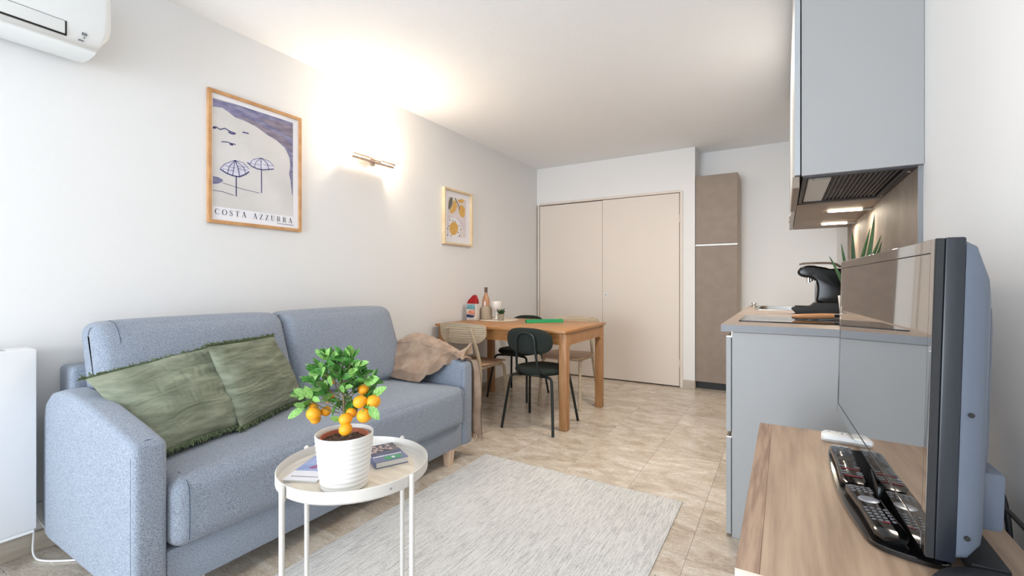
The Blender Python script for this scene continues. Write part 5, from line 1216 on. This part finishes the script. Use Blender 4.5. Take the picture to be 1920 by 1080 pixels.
remote('remote_control', 'black remote control with pale keys, farther of the two on the stand foot', 0.131, 1.365, 0.02, 0.262, 0.052, 0.016, M['black_gloss'],
       [('keys', M['key'], g1), ('coloured_keys', M['key_red'], [(0.0, -0.055, 0.034, 0.005), (0.0, -0.102, 0.034, 0.004)])],
       extra=lambda t, h: part('rocker', lathe(B(), [(0, h + 0.001), (0.015, h + 0.0012), (0.018, h), (0.018, h - 0.001)], 24, (0, 0.015)), M['black_matte'], t))
g2 = [(x, y, 0.006, 0.005) for x in (-0.015, -0.005, 0.005, 0.015) for y in (0.088, 0.077, 0.066, -0.012, -0.024, -0.036, -0.048, -0.060)]
remote('remote_control', 'black remote control with silver oval pad, nearer of the two on the stand foot', 0.148, 1.113, 0.13, 0.226, 0.050, 0.017, M['black_gloss'],
       [('keys', M['key'], g2), ('coloured_keys', M['key_red'], [(0.002, -0.066, 0.012, 0.004)])],
       extra=lambda t, h: part('oval_pad', (lambda b: (lathe(b, [(0, h + 0.0014), (0.012, h + 0.0016), (0.016, h + 0.0005), (0.016, h - 0.001)], 28, (0, 0.028)), [setattr(v.co, 'x', v.co.x * 1.1) for v in b.verts], b)[-1])(B()), M['pad_grey'], t, 'silver oval pad'))
remote('remote_control', 'small white remote control lying on the sideboard beyond the black ones', 0.150, 1.618, PI / 2 - 0.08, 0.112, 0.066, 0.020, M['white_plastic'],
       [('keys', M['grey_plastic'], [(0.018, 0.018, 0.006, 0.006), (0.008, -0.006, 0.006, 0.006), (-0.002, 0.006, 0.006, 0.006), (0.01, 0.006, 0.006, 0.006), (0.008, 0.038, 0.005, 0.005), (0.010, -0.02, 0.006, 0.006)])], z=ZB + 0.0005)
t = thing('fabric_speaker', 'low round dark felt-topped puck at the near corner behind the television', 'speaker', (0.275, 0.885, ZB))
part('body', lathe(B(), [(0, ZB + 0.0006), (0.082, ZB + 0.0006), (0.088, ZB + 0.006), (0.088, ZB + 0.016), (0.084, ZB + 0.022), (0.06, ZB + 0.0245), (0, ZB + 0.025)], 48, (0.272, 0.880)), M['black_felt'], t, smooth=60)
part('base_ring', lathe(B(), [(0.0885, ZB + 0.0007), (0.0895, ZB + 0.003), (0.0887, ZB + 0.0055)], 48, (0.272, 0.880)), M['black_matte'], t)
t = thing('power_strip', 'flat matte black power strip lying behind the television', 'power strip', (0.27, 1.12, ZB))
part('body', bx(0.250, 0.296, 0.976, 1.24, ZB + 0.0005, ZB + 0.022, 0.003, 2), M['black_matte'], t)
part('switch', bx(0.266, 0.282, 1.20, 1.225, ZB + 0.0221, ZB + 0.026, 0.001, 1), M['black_gloss'], t)
tag(solo('cable', tube(B(), smooth_pts([(0.292, 1.49, 0.72), (0.32, 1.49, 0.70), (0.37, 1.45, 0.695), (0.388, 1.36, 0.680), (0.391, 1.31, 0.63), (0.391, 1.295, 0.50), (0.391, 1.29, 0.30)], 3), 0.0052, 8), M['cable_dark'], (0.37, 1.4, 0.5)), 'thick black cable arching from the television down behind the sideboard', 'cable', 'television cables')
tag(solo('cable', tube(B(), smooth_pts([(0.294, 1.52, 0.69), (0.33, 1.50, 0.65), (0.37, 1.43, 0.650), (0.383, 1.30, 0.645), (0.385, 1.17, 0.640), (0.387, 1.0, 0.62), (0.388, 0.85, 0.58)], 3), 0.0046, 8), M['cable_dark'], (0.37, 1.3, 0.6)), 'dark blue grey cable running along the wall edge of the sideboard toward the viewer', 'cable', 'television cables')
